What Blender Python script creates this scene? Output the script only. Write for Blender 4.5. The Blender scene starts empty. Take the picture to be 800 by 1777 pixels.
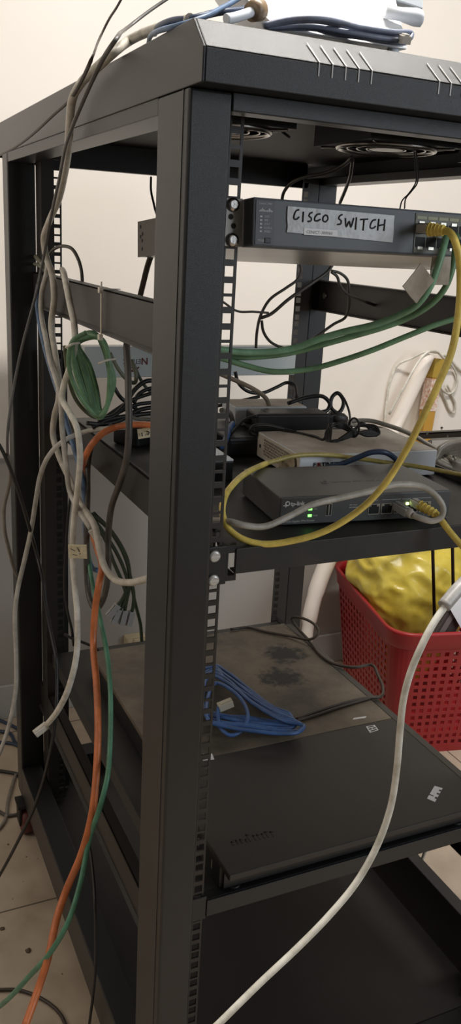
import bpy, bmesh, math, random
from mathutils import Vector, Matrix, Euler, noise
random.seed(7)
PI = math.pi
SC = bpy.context.scene
COL = SC.collection
MM = 0.001

# ------------------------------------------------------------------ camera
RM = Matrix(((0.9098179623342153, -0.4116305321312622, 0.052835408878425166),
             (0.07861796226848272, 0.29595773743775977, 0.9519602059222187),
             (0.40749293419980653, 0.8619566825937692, -0.30162921925631836)))
FL = 1481.86
CAM = Vector((-285.21, -728.47, 1210.0))      # millimetres; rack front left corner is x=0, y=0; floor z=0


def ray(px, py):
    return RM.transposed() @ Vector(((px - 400) / FL, -(py - 888.5) / FL, 1.0))


def at(px, py, d):
    """point seen at (px, py) on the plane d: number = depth plane y, ('x', v), ('z', v)"""
    r = ray(px, py)
    if isinstance(d, tuple):
        k = 'xyz'.index(d[0]); v = d[1]
    else:
        k = 1; v = d
    t = (v - CAM[k]) / r[k]
    return CAM + r * t


def depth(p):
    return (RM @ (Vector(p) - CAM))[2]


def lin(c):
    c /= 255.0
    return c / 12.92 if c <= 0.04045 else ((c + 0.055) / 1.055) ** 2.4


def rgb(r, g, b):
    return (lin(r), lin(g), lin(b), 1.0)


# ------------------------------------------------------------------ materials
MATS = {}


def mat(name, col, rough=0.5, metal=0.0, bump=0.0, bscale=600, var=0.0, vscale=20, var_col=None, emit=None,
        emit_s=0.0, trans=0.0, alpha=1.0, spec=0.5, coat=0.0, sheen=0.0, speck=None):
    if name in MATS:
        return MATS[name]
    m = bpy.data.materials.new(name)
    m.use_nodes = True
    nt = m.node_tree
    b = nt.nodes['Principled BSDF']
    b.inputs['Base Color'].default_value = col
    b.inputs['Roughness'].default_value = rough
    b.inputs['Metallic'].default_value = metal
    b.inputs['Specular IOR Level'].default_value = spec
    if trans:
        b.inputs['Transmission Weight'].default_value = trans
    if coat:
        b.inputs['Coat Weight'].default_value = coat
    if emit:
        b.inputs['Emission Color'].default_value = emit
        b.inputs['Emission Strength'].default_value = emit_s
    tc = nt.nodes.new('ShaderNodeTexCoord')
    if bump:
        n = nt.nodes.new('ShaderNodeTexNoise')
        n.inputs['Scale'].default_value = bscale
        n.inputs['Detail'].default_value = 3
        nt.links.new(tc.outputs['Object'], n.inputs['Vector'])
        bp = nt.nodes.new('ShaderNodeBump')
        bp.inputs['Strength'].default_value = bump
        bp.inputs['Distance'].default_value = 0.001
        nt.links.new(n.outputs['Fac'], bp.inputs['Height'])
        nt.links.new(bp.outputs['Normal'], b.inputs['Normal'])
    if var:
        n2 = nt.nodes.new('ShaderNodeTexNoise')
        n2.inputs['Scale'].default_value = vscale
        n2.inputs['Detail'].default_value = 6
        n2.inputs['Roughness'].default_value = 0.65
        nt.links.new(tc.outputs['Object'], n2.inputs['Vector'])
        rp = nt.nodes.new('ShaderNodeValToRGB')
        rp.color_ramp.elements[0].position = 0.38
        rp.color_ramp.elements[1].position = 0.68
        rp.color_ramp.elements[0].color = col
        c2 = var_col or tuple(list(min(1, c * (1 + var)) for c in col[:3]) + [1])
        rp.color_ramp.elements[1].color = c2
        nt.links.new(n2.outputs['Fac'], rp.inputs['Fac'])
        nt.links.new(rp.outputs['Color'], b.inputs['Base Color'])
    MATS[name] = m
    return m


M_RACK = mat('black_powder_coat', rgb(25, 25, 26), 0.33, 0.0, 0.3, 2200, 0.15, 60)
M_RACK2 = mat('black_inner_paint', rgb(24, 23, 22), 0.5, 0.0, 0.25, 2000)
M_RAIL = mat('dark_rail_paint', rgb(38, 34, 31), 0.42, 0.0, 0.25, 2000)
M_UNDERSHADE = mat('cover_shade_black', rgb(15, 13, 12), 0.6, spec=0.25)  # shade under the top cover put into the colour
M_SHELF = mat('dusty_black_shelf', rgb(27, 27, 27), 0.5, 0.0, 0.2, 1800, 0.5, 9, rgb(48, 45, 41))
M_SLOTLIGHT = mat('lit_slot_edge', rgb(150, 146, 142), 0.4, 0.2)  # pale grey paints the light that slot edges catch
M_STEEL = mat('zinc_steel', rgb(185, 180, 172), 0.28, 0.9, 0.1, 300)
M_CHROME = mat('chrome', rgb(176, 172, 168), 0.25, 1.0)
M_BLACKPL = mat('black_plastic', rgb(26, 26, 27), 0.45, 0, 0.1, 800)
M_FAN = mat('fan_black_plastic', rgb(20, 19, 19), 0.5)
M_SWITCH = mat('blue_grey_switch_bezel', rgb(84, 88, 94), 0.5, 0, 0.1, 900)
M_SWSIDE = mat('switch_bezel_side', rgb(44, 46, 50), 0.5)
M_GALV = mat('galvanised_chassis', rgb(172, 164, 152), 0.3, 0.75, 0.12, 18, 0.25, 10)
M_DKCASE = mat('dark_grey_chassis', rgb(70, 64, 58), 0.45, 0.3)
M_PORTPLATE = mat('port_block_grey_green', rgb(96, 96, 84), 0.5)
M_PORTTAB = mat('pale_green_port_strip', rgb(150, 150, 116), 0.5)
M_PORTHOLE = mat('port_opening_black', rgb(10, 10, 10), 0.7)
M_PORTMET = mat('port_metal_shield', rgb(170, 165, 155), 0.35, 0.7)
M_TAPE = mat('silver_grey_tape', rgb(162, 163, 163), 0.45, 0.15, 0.5, 160, 0.22, 70)
M_INK = mat('black_marker_ink', rgb(22, 22, 24), 0.6)
M_WHITEPRINT = mat('white_print', rgb(225, 225, 225), 0.5)
M_GREYPRINT = mat('grey_print', rgb(184, 184, 186), 0.5)
M_DIMPRINT = mat('dim_print', rgb(110, 108, 104), 0.5)
M_STICKER = mat('white_sticker', rgb(222, 222, 224), 0.5)
M_TPLINK = mat('dark_grey_router_metal', rgb(72, 72, 71), 0.42, 0.1, 0.15, 900, 0.2, 15)
M_WHITEBOX = mat('white_painted_metal', rgb(236, 241, 246), 0.4, 0, 0, 0, 0.0)
M_DUSTYWHITE = mat('dusty_white_top', rgb(190, 179, 164), 0.7, 0, 0.2, 300, 0.35, 22, rgb(222, 214, 203))
M_FORTISIDE = mat('dusty_cream_side', rgb(208, 198, 180), 0.6, 0, 0.1, 300, 0.15, 25)
M_NETLINK = mat('pale_blue_white_metal', rgb(206, 214, 212), 0.4)
M_RED = mat('red_print', rgb(112, 34, 38), 0.5)
M_FORTIRED = mat('red_logo_square', rgb(170, 60, 40), 0.5)
M_LEDG = mat('green_led', rgb(120, 255, 120), 0.4, emit=rgb(110, 255, 90), emit_s=4.0)
M_LEDW = mat('yellow_green_led', rgb(220, 255, 170), 0.4, emit=rgb(215, 255, 150), emit_s=4.0)
M_BIGBOX = mat('dark_server_lid', rgb(50, 46, 42), 0.48, 0.1, 0.3, 1800)
M_BIGREAR = mat('dusty_server_lid', rgb(70, 64, 55), 0.55, 0.0, 0.25, 1600, 0.3, 7, rgb(124, 111, 93))
M_SMUDGE = mat('sticky_black_smudge', rgb(24, 22, 20), 0.45, 0, 0.3, 100)
M_CLEAR = mat('clear_plug_plastic', rgb(214, 208, 196), 0.2, trans=0.12)
M_GREYPLUG = mat('grey_plug_plastic', rgb(150, 150, 148), 0.35)
M_REDPL = mat('red_basket_plastic', rgb(158, 32, 36), 0.36, 0, 0.05, 300)
M_YBAG = mat('yellow_plastic_bag', rgb(208, 184, 66), 0.28, 0, 0.22, 30, 0.25, 14, rgb(224, 204, 96))
M_WIRE = mat('black_wire_metal', rgb(42, 33, 26), 0.4, 0.5)
M_ROLL = mat('white_roll_plastic', rgb(236, 226, 216), 0.5)
M_CARTON = mat('ochre_carton', rgb(186, 140, 52), 0.6)
M_OCHRE2 = mat('mustard_cap', rgb(170, 140, 50), 0.55)
M_LABEL = mat('white_carton_label', rgb(226, 214, 204), 0.55, 0, 0, 0, 0.3, 120, rgb(190, 120, 80))
M_PAPER = mat('white_paper', rgb(228, 230, 234), 0.6)
M_TAGTAPE = mat('cream_tape_tag', rgb(206, 196, 166), 0.6, 0, 0.3, 200, 0.2, 60)
M_GREYTAG = mat('grey_tape_tag', rgb(160, 150, 136), 0.55, 0, 0.4, 150, 0.2, 80)
M_TIE = mat('white_cable_tie', rgb(214, 206, 190), 0.4)
M_CASTER = mat('maroon_caster_rubber', rgb(98, 44, 40), 0.5)
M_WALL = None


def pvc(name, r, g, b, rough=0.42, dirt=0.25):
    return mat(name, rgb(r, g, b), rough, 0, 0.0, 0, dirt, 40, rgb(max(0, r * 0.80), max(0, g * 0.79), max(0, b * 0.76)))


C_WHITE = pvc('white_cable_jacket', 226, 222, 211)
C_GREYW = pvc('grey_white_cable_jacket', 206, 200, 188)
C_GREY = pvc('grey_cable_jacket', 140, 134, 124)
C_LGREY = pvc('light_grey_cable_jacket', 192, 188, 180)
C_DGREY = pvc('dark_grey_cable_jacket', 82, 76, 70)
C_BROWN = pvc('brown_black_cable_jacket', 66, 55, 46)
C_BLACK = pvc('black_cable_jacket', 34, 32, 31)
C_GREEN = pvc('green_cable_jacket', 112, 152, 114)
C_LGREEN = pvc('bright_green_cable_jacket', 124, 170, 136)
C_DGREEN = pvc('dark_green_cable_jacket', 48, 62, 44)
C_TEAL = pvc('green_teal_cable_jacket', 84, 138, 110)
C_YELLOW = pvc('yellow_cable_jacket', 244, 218, 112, 0.4, 0.1)
C_PYELLOW = pvc('pale_yellow_cable_jacket', 198, 180, 104, 0.4, 0.1)
C_ORANGE = pvc('orange_cable_jacket', 206, 116, 66, 0.4, 0.1)
C_BLUE = pvc('blue_cable_jacket', 74, 110, 170, 0.4, 0.1)
C_SBLUE = pvc('steel_blue_cable_jacket', 98, 124, 158, 0.4, 0.1)
C_NAVY = pvc('navy_cable_jacket', 54, 70, 96, 0.4, 0.1)


# ------------------------------------------------------------------ object helpers
def tag(o, label=None, cat=None, group=None, kind=None):
    if label: o['label'] = label
    if cat: o['category'] = cat
    if group: o['group'] = group
    if kind: o['kind'] = kind
    return o


def empty(name, loc, rot=(0, 0, 0), label=None, cat=None, group=None):
    o = bpy.data.objects.new(name, None)
    o.empty_display_size = 0.02
    o.location = Vector(loc) * MM
    o.rotation_euler = rot
    COL.objects.link(o)
    return tag(o, label, cat, group)


def wm(o):
    m = o.matrix_basis.copy()
    p = o.parent
    while p:
        m = p.matrix_basis @ m
        p = p.parent
    return m


class MB:
    def __init__(self):
        self.bm = bmesh.new()

    def box(self, x0, x1, y0, y1, z0, z1):
        return self.hexa([(x0, y0, z0), (x1, y0, z0), (x1, y1, z0), (x0, y1, z0),
                          (x0, y0, z1), (x1, y0, z1), (x1, y1, z1), (x0, y1, z1)])

    def hexa(self, pts):
        v = [self.bm.verts.new(p) for p in pts]
        for f in ((0, 3, 2, 1), (4, 5, 6, 7), (0, 1, 5, 4), (1, 2, 6, 5), (2, 3, 7, 6), (3, 0, 4, 7)):
            self.bm.faces.new([v[i] for i in f])
        return self

    def prism(self, prof, a0, a1, axis='x'):
        """extrude a closed 2D profile along an axis"""
        def P(u, w, a):
            return {'x': (a, u, w), 'y': (u, a, w), 'z': (u, w, a)}[axis]
        A = [self.bm.verts.new(P(u, w, a0)) for u, w in prof]
        B = [self.bm.verts.new(P(u, w, a1)) for u, w in prof]
        n = len(prof)
        for i in range(n):
            self.bm.faces.new((A[i], A[(i + 1) % n], B[(i + 1) % n], B[i]))
        self.bm.faces.new(A[::-1]); self.bm.faces.new(B)
        return self

    def tube(self, pts, r, seg=10, smooth=5, closed=False, flat=1.0):
        pts = [Vector(p) for p in pts]
        if smooth > 1 and len(pts) > 2:
            pts = spline(pts, smooth, closed)
        n = len(pts)
        rings = []
        up = None
        for i, p in enumerate(pts):
            if closed:
                t = pts[(i + 1) % n] - pts[i - 1]
            else:
                t = pts[min(i + 1, n - 1)] - pts[max(i - 1, 0)]
            if t.length < 1e-6:
                t = Vector((0, 0, 1))
            t.normalize()
            if up is None:
                up = t.orthogonal().normalized()
            else:
                up = up - t * up.dot(t)
                if up.length < 1e-5:
                    up = t.orthogonal()
                up.normalize()
            bi = t.cross(up)
            rr = r[i * (len(r) - 1) // max(1, n - 1)] if isinstance(r, (list, tuple)) else r
            ring = []
            for k in range(seg):
                a = 2 * PI * k / seg
                ring.append(self.bm.verts.new(p + up * (math.cos(a) * rr) + bi * (math.sin(a) * rr * flat)))
            rings.append(ring)
        m = n if closed else n - 1
        for i in range(m):
            A, B = rings[i], rings[(i + 1) % n]
            for k in range(seg):
                f = self.bm.faces.new((A[k], A[(k + 1) % seg], B[(k + 1) % seg], B[k]))
                f.smooth = True
        if not closed:
            self.bm.faces.new(rings[0][::-1]); self.bm.faces.new(rings[-1])
        return self

    def cyl(self, p0, p1, r0, r1=None, seg=20):
        r1 = r0 if r1 is None else r1
        return self.tube([p0, p1], [r0, r1], seg, 1)

    def ring(self, c, axis, R, r, seg=40, sub=8):
        c = Vector(c); ax = Vector(axis).normalized(); u = ax.orthogonal().normalized(); v = ax.cross(u)
        pts = [c + u * (R * math.cos(2 * PI * i / seg)) + v * (R * math.sin(2 * PI * i / seg)) for i in range(seg)]
        return self.tube(pts, r, sub, 1, True)

    def build(self, name, material, parent=None, local=False, bevel=0.0, smooth=False, label=None, origin=None, bseg=2):
        bm = self.bm
        bmesh.ops.recalc_face_normals(bm, faces=bm.faces)
        for v in bm.verts:
            v.co = v.co * MM
        if smooth:
            for f in bm.faces:
                f.smooth = True
        me = bpy.data.meshes.new(name)
        o = bpy.data.objects.new(name, me)
        if parent:
            o.parent = parent
            if not local:
                bmesh.ops.transform(bm, matrix=wm(parent).inverted(), verts=bm.verts)
        elif origin is not None:
            o.location = Vector(origin) * MM
            bmesh.ops.translate(bm, vec=-o.location, verts=bm.verts)
        bm.to_mesh(me); bm.free()
        me.materials.append(material)
        if bevel:
            b = o.modifiers.new('bevel', 'BEVEL')
            b.width = bevel * MM; b.segments = bseg; b.limit_method = 'ANGLE'; b.angle_limit = math.radians(40)
        COL.objects.link(o)
        if label:
            o['label'] = label
        return o


def spline(pts, k=5, closed=False):
    n = len(pts); out = []
    m = n if closed else n - 1
    for i in range(m):
        p1, p2 = pts[i], pts[(i + 1) % n]
        p0 = pts[i - 1] if (i > 0 or closed) else p1 * 2 - p2
        p3 = pts[(i + 2) % n] if (i + 2 < n or closed) else p2 * 2 - p1
        d1 = max(1e-4, (p1 - p0).length) ** 0.5; d2 = max(1e-4, (p2 - p1).length) ** 0.5; d3 = max(1e-4, (p3 - p2).length) ** 0.5
        m1 = ((p1 - p0) / d1 - (p2 - p0) / (d1 + d2) + (p2 - p1) / d2) * d2
        m2 = ((p2 - p1) / d2 - (p3 - p1) / (d2 + d3) + (p3 - p2) / d3) * d2
        for j in range(k):
            t = j / k
            h = 2 * t ** 3 - 3 * t ** 2 + 1; h1 = t ** 3 - 2 * t ** 2 + t; h2 = -2 * t ** 3 + 3 * t ** 2; h3 = t ** 3 - t ** 2
            out.append(p1 * h + m1 * h1 + p2 * h2 + m2 * h3)
    if not closed:
        out.append(pts[-1])
    return out


def text(body, size, material, parent, name, M, ext=0.25, align='LEFT', sx=1.0, bold=0.0, label=None):
    """raised lettering: size in mm, M a 4x4 matrix in mm in the parent's local space"""
    cu = bpy.data.curves.new(name, 'FONT')
    cu.body = body; cu.size = size; cu.extrude = ext; cu.align_x = align; cu.offset = bold; cu.resolution_u = 3
    t = bpy.data.objects.new('tmp', cu)
    COL.objects.link(t)
    dg = bpy.context.evaluated_depsgraph_get()
    me = bpy.data.meshes.new_from_object(t.evaluated_get(dg))
    bpy.data.objects.remove(t)
    me.transform(Matrix.Diagonal((sx, 1, 1, 1)))
    me.transform(M)
    me.transform(Matrix.Diagonal((MM, MM, MM, 1)))
    me.name = name
    o = bpy.data.objects.new(name, me)
    o.parent = parent
    me.materials.clear(); me.materials.append(material)
    COL.objects.link(o)
    if label: o['label'] = label
    return o


def face_front(x, y, z, rz=0.0):
    """text plane facing -y at a local point"""
    return Matrix.Translation((x, y, z)) @ Matrix.Rotation(rz, 4, 'Y') @ Matrix.Rotation(PI / 2, 4, 'X')


def face_up(x, y, z, rz=0.0):
    return Matrix.Translation((x, y, z)) @ Matrix.Rotation(rz, 4, 'Z')


def cable(name, label, cat, material, w, pts, d=None, group=None, smooth=6, seg=10, flat=1.0, parent=None, closed=False):
    """pts: (px, py) or (px, py, plane); w = width in photo pixels at the middle of the run"""
    P = []
    for q in pts:
        if isinstance(q, Vector):
            P.append(q); continue
        P.append(at(q[0], q[1], q[2] if len(q) > 2 else d))
    dm = sorted(depth(p) for p in P)[len(P) // 2]
    r = w * dm / FL / 2
    # parts of a run that reach the floor lie on it
    for p in P:
        if p.z < r: p.z = r
    mb = MB(); mb.tube(P, r, seg, smooth, closed, flat)
    if parent:
        o = mb.build(name, material, parent, label=label)
    else:
        o = mb.build(name, material, origin=P[0])
        tag(o, label, cat, group)
    o['_r'] = r
    return o, P, r


def plug(parent, p, direction, material=None, size=(11.5, 8, 21), name='plug', label=None, boot=None):
    """modular plug at p pointing along direction, with latch"""
    material = material or M_CLEAR
    d = Vector(direction).normalized()
    q = d.to_track_quat('Z', 'Y').to_matrix().to_4x4()
    M = Matrix.Translation(Vector(p)) @ q
    mb = MB()
    w, h, l = size
    mb.box(-w / 2, w / 2, -h / 2, h / 2, 0, l)
    mb.box(-w / 4, w / 4, h / 2 + 0.2, h / 2 + 1.4, l * 0.15, l * 0.95)
    mb.box(-w / 4, w / 4, h / 2 - 0.4, h / 2 + 1.4, l * 0.85, l)
    bmesh.ops.transform(mb.bm, matrix=M, verts=mb.bm.verts)
    o = mb.build(name, material, parent, bevel=0.6, label=label)
    if boot:
        mb = MB()
        mb.tube([(0, 0, -16), (0, 0, -8), (0, 0, 1)], [3.3, 4.3, 5.2], 12, 1)
        for k in range(4):
            mb.ring((0, 0, -13 + k * 3.4), (0, 0, 1), 4.2 + k * 0.35, 0.8, 14, 6)
        bmesh.ops.transform(mb.bm, matrix=M, verts=mb.bm.verts)
        mb.build('boot', boot, parent)
    return o


def flag_tag(parent, p, ax, up, w, h, material, name='tape_tag', label=None, t=1.2):
    """folded tape flag: a small slab centred at p spanned by ax, up"""
    ax = Vector(ax).normalized(); up = Vector(up); up = (up - ax * up.dot(ax)).normalized(); n = ax.cross(up)
    mb = MB()
    N = 5
    for side in (0, 1):
        pass
    g = []
    for i in range(N + 1):
        row = []
        for j in range(N + 1):
            u = i / N - 0.5; v = j / N - 0.5
            z = 0.06 * w * math.sin(3 * u + 2 * v) + random.uniform(-0.25, 0.25)
            row.append((Vector(p) + ax * (u * w) + up * (v * h), n, z))
        g.append(row)
    top = [[mb.bm.verts.new(a + b * (c + t / 2)) for a, b, c in r] for r in g]
    bot = [[mb.bm.verts.new(a + b * (c - t / 2)) for a, b, c in r] for r in g]
    for i in range(N):
        for j in range(N):
            mb.bm.faces.new((top[i][j], top[i + 1][j], top[i + 1][j + 1], top[i][j + 1]))
            mb.bm.faces.new((bot[i][j], bot[i][j + 1], bot[i + 1][j + 1], bot[i + 1][j]))
    for k in range(N):
        mb.bm.faces.new((top[k][0], bot[k][0], bot[k + 1][0], top[k + 1][0]))
        mb.bm.faces.new((top[k][N], top[k + 1][N], bot[k + 1][N], bot[k][N]))
        mb.bm.faces.new((top[0][k], top[0][k + 1], bot[0][k + 1], bot[0][k]))
        mb.bm.faces.new((top[N][k], bot[N][k], bot[N][k + 1], top[N][k + 1]))
    return mb.build(name, material, parent, label=label)


# ================================================================== SETTING
WY = 1270.0


def struct(name, mb, m, bevel=0):
    return tag(mb.build(name, m, bevel=bevel), kind='structure')


def wall_material():
    m = bpy.data.materials.new('cream_wall_paint')
    m.use_nodes = True
    nt = m.node_tree; b = nt.nodes['Principled BSDF']
    b.inputs['Roughness'].default_value = 0.55
    tc = nt.nodes.new('ShaderNodeTexCoord')
    sep = nt.nodes.new('ShaderNodeSeparateXYZ'); nt.links.new(tc.outputs['Object'], sep.inputs[0])
    n = nt.nodes.new('ShaderNodeTexNoise'); n.inputs['Scale'].default_value = 3; n.inputs['Detail'].default_value = 5
    nt.links.new(tc.outputs['Object'], n.inputs['Vector'])
    r = nt.nodes.new('ShaderNodeValToRGB')
    r.color_ramp.elements[0].color = rgb(232, 224, 214); r.color_ramp.elements[0].position = 0.3
    r.color_ramp.elements[1].color = rgb(238, 231, 222); r.color_ramp.elements[1].position = 0.7
    nt.links.new(n.outputs['Fac'], r.inputs['Fac'])
    # painted dado, cooler grey, up to 0.69 m
    st = nt.nodes.new('ShaderNodeMath'); st.operation = 'LESS_THAN'; st.inputs[1].default_value = 0.69
    nt.links.new(sep.outputs['Z'], st.inputs[0])
    mx = nt.nodes.new('ShaderNodeMix'); mx.data_type = 'RGBA'
    nt.links.new(st.outputs[0], mx.inputs['Factor'])
    nt.links.new(r.outputs['Color'], mx.inputs['A'])
    mx.inputs['B'].default_value = rgb(172, 168, 162)
    nt.links.new(mx.outputs['Result'], b.inputs['Base Color'])
    return m


def floor_material():
    m = bpy.data.materials.new('beige_floor_tile')
    m.use_nodes = True
    nt = m.node_tree; b = nt.nodes['Principled BSDF']
    b.inputs['Roughness'].default_value = 0.4
    tc = nt.nodes.new('ShaderNodeTexCoord')
    mp = nt.nodes.new('ShaderNodeMapping'); mp.inputs['Location'].default_value = (0.14, 0.005, 0)
    nt.links.new(tc.outputs['Object'], mp.inputs['Vector'])
    br = nt.nodes.new('ShaderNodeTexBrick')
    br.offset = 0.0; br.inputs['Scale'].default_value = 1.0
    br.inputs['Brick Width'].default_value = 0.6; br.inputs['Row Height'].default_value = 0.6
    br.inputs['Mortar Size'].default_value = 0.0018; br.inputs['Mortar Smooth'].default_value = 0.1
    br.inputs['Color1'].default_value = rgb(192, 176, 156); br.inputs['Color2'].default_value = rgb(196, 180, 160)
    br.inputs['Mortar'].default_value = rgb(104, 92, 80)
    nt.links.new(mp.outputs[0], br.inputs['Vector'])
    n = nt.nodes.new('ShaderNodeTexNoise'); n.inputs['Scale'].default_value = 14; n.inputs['Detail'].default_value = 7
    nt.links.new(tc.outputs['Object'], n.inputs['Vector'])
    r = nt.nodes.new('ShaderNodeValToRGB')
    r.color_ramp.elements[0].color = (0.78, 0.76, 0.74, 1); r.color_ramp.elements[0].position = 0.3
    r.color_ramp.elements[1].color = (1, 1, 1, 1); r.color_ramp.elements[1].position = 0.6
    nt.links.new(n.outputs['Fac'], r.inputs['Fac'])
    mx = nt.nodes.new('ShaderNodeMix'); mx.data_type = 'RGBA'; mx.blend_type = 'MULTIPLY'; mx.inputs['Factor'].default_value = 1
    nt.links.new(br.outputs['Color'], mx.inputs['A']); nt.links.new(r.outputs['Color'], mx.inputs['B'])
    nt.links.new(mx.outputs['Result'], b.inputs['Base Color'])
    return m


M_WALL = wall_material()
M_FLOOR = floor_material()
M_SKIRT = mat('grey_white_skirting_tile', rgb(188, 188, 186), 0.35)
M_CEIL = mat('white_ceiling_paint', rgb(226, 222, 214), 0.8)
struct('floor', MB().box(-2200, 3200, -2600, WY + 60, -60, 0), M_FLOOR)
struct('wall_back', MB().box(-2200, 3200, WY, WY + 60, 0, 2700), M_WALL)
struct('ceiling', MB().box(-2200, 3200, -2600, WY + 60, 2700, 2760), M_CEIL)
mb = MB(); mb.box(-2200, 3200, WY - 9, WY, 0, 95)
struct('baseboard_back', mb, M_SKIRT, 2)
mb = MB(); mb.box(-2200, 3200, WY - 4, WY, 686, 694)
struct('trim_1', mb, mat('grey_dado_line', rgb(150, 146, 140), 0.5))

# ================================================================== RACK
rack = empty('server_rack', (300, 446, 0),
             label='tall black open-frame server rack without doors or side panels, filling the picture', cat='rack')
ZT = 1331.0                                    # underside of the top cover
U0 = 1204.7


def post(x0, x1, y0, y1, z0=75, z1=1331):
    mb = MB(); mb.box(x0, x1, y0, y1, z0, z1)
    return mb.build('corner_post', M_RACK, rack, bevel=3.0, bseg=3)


post(0, 40, 0, 78)
post(560, 600, 0, 78)
post(0, 46.5, 815, 860)
post(560, 600, 753, 815)
# seam along the front left post's side
mb = MB(); mb.box(-0.5, 0.4, 12, 13.6, 80, 1330)
mb.build('post_seam', M_RACK, rack)


def mounting_rail(xa, xb, xh, y, z0, z1, inner):
    """perforated strip with square holes, three to a unit"""
    mb = MB(); t = 2.2; h = 4.9
    ya, yb = y, y + t
    mb.box(xa, xh - h, ya, yb, z0, z1)
    mb.box(xh + h, xb, ya, yb, z0, z1)
    zs = []
    n = int((U0 - z0) / 44.45) + 1
    for u in range(-3, n + 1):
        for o in (6.35, 22.225, 38.1):
            z = U0 - 44.45 * u + o
            if z0 + 8 < z < z1 - 8:
                zs.append(z)
    zs.sort()
    prev = z0
    for z in zs:
        mb.box(xh - h, xh + h, ya, yb, prev, z - h); prev = z + h
    mb.box(xh - h, xh + h, ya, yb, prev, z1)
    # return flange on the outer edge
    if inner > 0:
        mb.box(xa, xa + 2, yb, yb + 38, z0, z1)
    else:
        mb.box(xb - 2, xb, yb, yb + 38, z0, z1)
    return mb.build('mounting_rail', M_RAIL, rack)


mounting_rail(41.5, 75, 67.5, 50, 106, 1327, 1)
mounting_rail(525, 558.5, 532.5, 50, 106, 1327, -1)
mounting_rail(41.5, 75, 67.5, 750, 106, 1327, 1)
mounting_rail(525, 558.5, 532.5, 750, 106, 1327, -1)
mb = MB(); mb.box(50, 92, 786, 789, 106, 1010); mb.build('rail_backing', M_RACK2, rack)
# top cover with bevelled front and back edges
mb = MB()
mb.prism([(-27, 1357), (-3, 1381), (930, 1381), (954, 1357)], 2.5, 597.5, 'x')
for xa in (0, 597.5):
    mb.prism([(-26.5, 1331), (-27, 1357), (-3, 1381), (930, 1381), (954, 1357), (954, 1331)], xa, xa + 2.5, 'x')
mb.box(2.5, 597.5, -26.6, -24, 1331, 1357); mb.box(2.5, 597.5, 951, 954, 1331, 1357)
mb.box(2.5, 597.5, -24, 4, 1331, 1333)
cover = mb.build('top_cover', M_RACK, rack, bevel=1.2)
mb = MB(); mb.box(2.5, 597.5, 4, 951, 1355.8, 1356.9); mb.build('underside_shade', M_UNDERSHADE, cover)  # added near-black sheet painting the shade under the cover, not a real lining
# pressed slots across the front crease; pale bars paint light caught by their edges
for base in (106, 231, 356, 481):
    mb = MB()
    for k in range(5):
        x = base + k * 13.2
        mb.hexa([(x - 5.5, -11.5, 1373.6), (x - 4.3, -11.5, 1373.6), (x + .6, -27.2, 1357.4), (x - .6, -27.2, 1357.4),
                 (x - 5.5, -11.8, 1373.9), (x - 4.3, -11.8, 1373.9), (x + .6, -27.5, 1357.7), (x - .6, -27.5, 1357.7)])
        mb.box(x - 0.6, x + 0.6, -27.25, -26, 1347, 1357.5)
    mb.build('vent_slots', M_SLOTLIGHT, cover, label='slots across the front crease, their lit edges painted pale')
# header beams
mb = MB(); mb.box(40, 560, 0, 24, 1316, 1331); mb.box(40, 560, 2, 22, 1331, 1357)
mb.build('header_beam', M_RACK, rack, bevel=1)
mb = MB(); mb.box(0.8, 40, 78, 815, 1316, 1331)
mb.build('header_beam', M_RACK, rack, bevel=1)
mb = MB(); mb.box(560, 599.2, 78, 815, 1318, 1331)
mb.build('header_beam', M_RACK, rack, bevel=1)
mb = MB(); mb.box(40, 560, 800, 815, 1314, 1357)
mb.build('header_beam', M_RACK, rack, bevel=1)


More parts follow.
